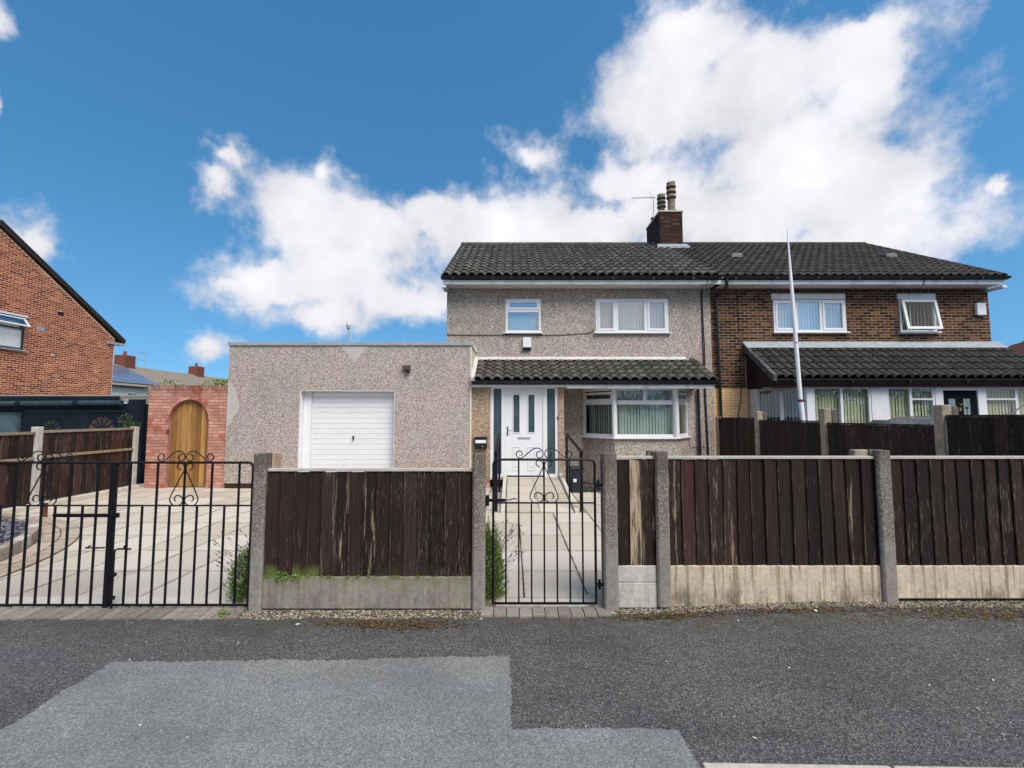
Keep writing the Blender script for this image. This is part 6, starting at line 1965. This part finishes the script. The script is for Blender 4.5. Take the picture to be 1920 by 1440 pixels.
for i in range(6):
    for j in range(2):
        O = Vector((-35.0, 33.4 + i * 1.12, 6.25)) + nrm * 0.05 + dn * (0.5 + j * 1.95)
        m = MB(); m.fbox((O, Y_, nrm, dn), 0, 1.06, 0, 0.05, 0, 1.85)
        sp_ = part('solar_panel', m, M_SOLAR, te)
        m = MB()
        for k in range(3):
            m.fbox((O, Y_, nrm, dn), 0, 1.06, 0.051, 0.055, k * 0.9, k * 0.9 + 0.05)
        part('panel_frame', m, M_METAL, sp_)
for (y, w) in ((33.6, 0.9), (36.4, 1.0), (39.5, 1.2), (43, 1.2)):
    m = MB(); m.box(-30.995, -30.93, y, y + w, 2.2, 3.6)
    wf = part('window', m, M_FARWHITE, te)
    part('pane', MB().box(-30.929, -30.925, y + 0.06, y + w - 0.06, 2.28, 3.52), M_OBSC, wf)
for (y, lab) in ((42.5, 'thin left mast above the far terrace roof'), (43.3, 'thin right mast above the far terrace roof')):
    mt = thing('mast', (-35.3, y, 6.1), lab, 'mast', 'masts above the far terrace')
    part('pole', MB().tube([(-35.3, y, 6.0), (-35.3, y, 8.0)], 0.03, 5), M_METAL, mt)
    m = MB()
    for z in (7.0, 7.7):
        m.tube([(-35.3, y - 0.5, z), (-35.3, y + 0.5, z)], 0.014, 4)
    part('cross_arm', m, M_METAL, mt)
rh = thing('red_roof_house', (33, 27, 0), 'house with a red-brown tiled roof at the far right edge', 'house')
part('wall', MB().box(30.9, 39.4, 24, 33, 0, 4.75), M_CHIM_FAR, rh)
m = MB()
b = [(30.3, 23.4, 4.7), (40.0, 23.4, 4.7), (40.0, 33.6, 4.7), (30.3, 33.6, 4.7)]
t = [(34.6, 27.6, 7.3), (35.6, 27.6, 7.3)]
m.quad(b[0], b[1], t[1], t[0]); m.tri(b[1], b[2], t[1]); m.quad(b[2], b[3], t[0], t[1]); m.tri(b[3], b[0], t[0]); m.quad(*b)
part('roof', m, M_TILE_RED, rh)
m = MB()
for k in range(1, 14):
    t_ = k / 14
    p = Vector(b[0]).lerp(Vector(t[0]), t_); q = Vector(b[1]).lerp(Vector(t[1]), t_); s_ = Vector(b[3]).lerp(Vector(t[0]), t_)
    m.tube([p + Vector((0, -.01, .01)), q + Vector((0, -.01, .01))], 0.04, 4)
    m.tube([p, s_], 0.04, 4)
part('tile_course', m, M_TILE_RED, rh, kind='stuff')
lp = thing('street_lamp', (-14.6, 40, 0), 'slim grey street lamp rising behind the flat garage roof', 'street lamp')
part('column', MB().tube([(-14.6, 40, 0), (-14.6, 40, 9.4)], [0.12, 0.07], 8), M_METAL, lp)
part('lantern', MB().lathe([(0.06, 9.4), (0.16, 9.5), (0.19, 9.8), (0.10, 10.0), (0.02, 10.25)], -14.6, 40, 10), M_METAL, lp)

# ------------------------------------------------------------------ greenery across the road (seen only in the window glass)
rg = random.Random(99)
m = MB()
for k in range(110):
    cx, cy = rg.uniform(-36, 36), rg.uniform(-22, -15)
    cz = rg.uniform(1.0, 5.6)
    leafy(m, (cx, cy, cz), rg.uniform(1.3, 2.6), 190, rg, (0.25, 0.55), 0.7, (1.2, 0.8, 0.9), 0.1)
for k in range(30):
    cx = -34 + k * 2.3
    leafy(m, (cx, -15.5, 0.9), 1.5, 110, rg, (0.25, 0.5), 0.7, (1.2, 0.5, 0.8), 0.1)
tag(part('treeline', m, M_LEAF_D), 'line of leafy trees across the road, reflected in the windows', 'trees', kind='stuff')
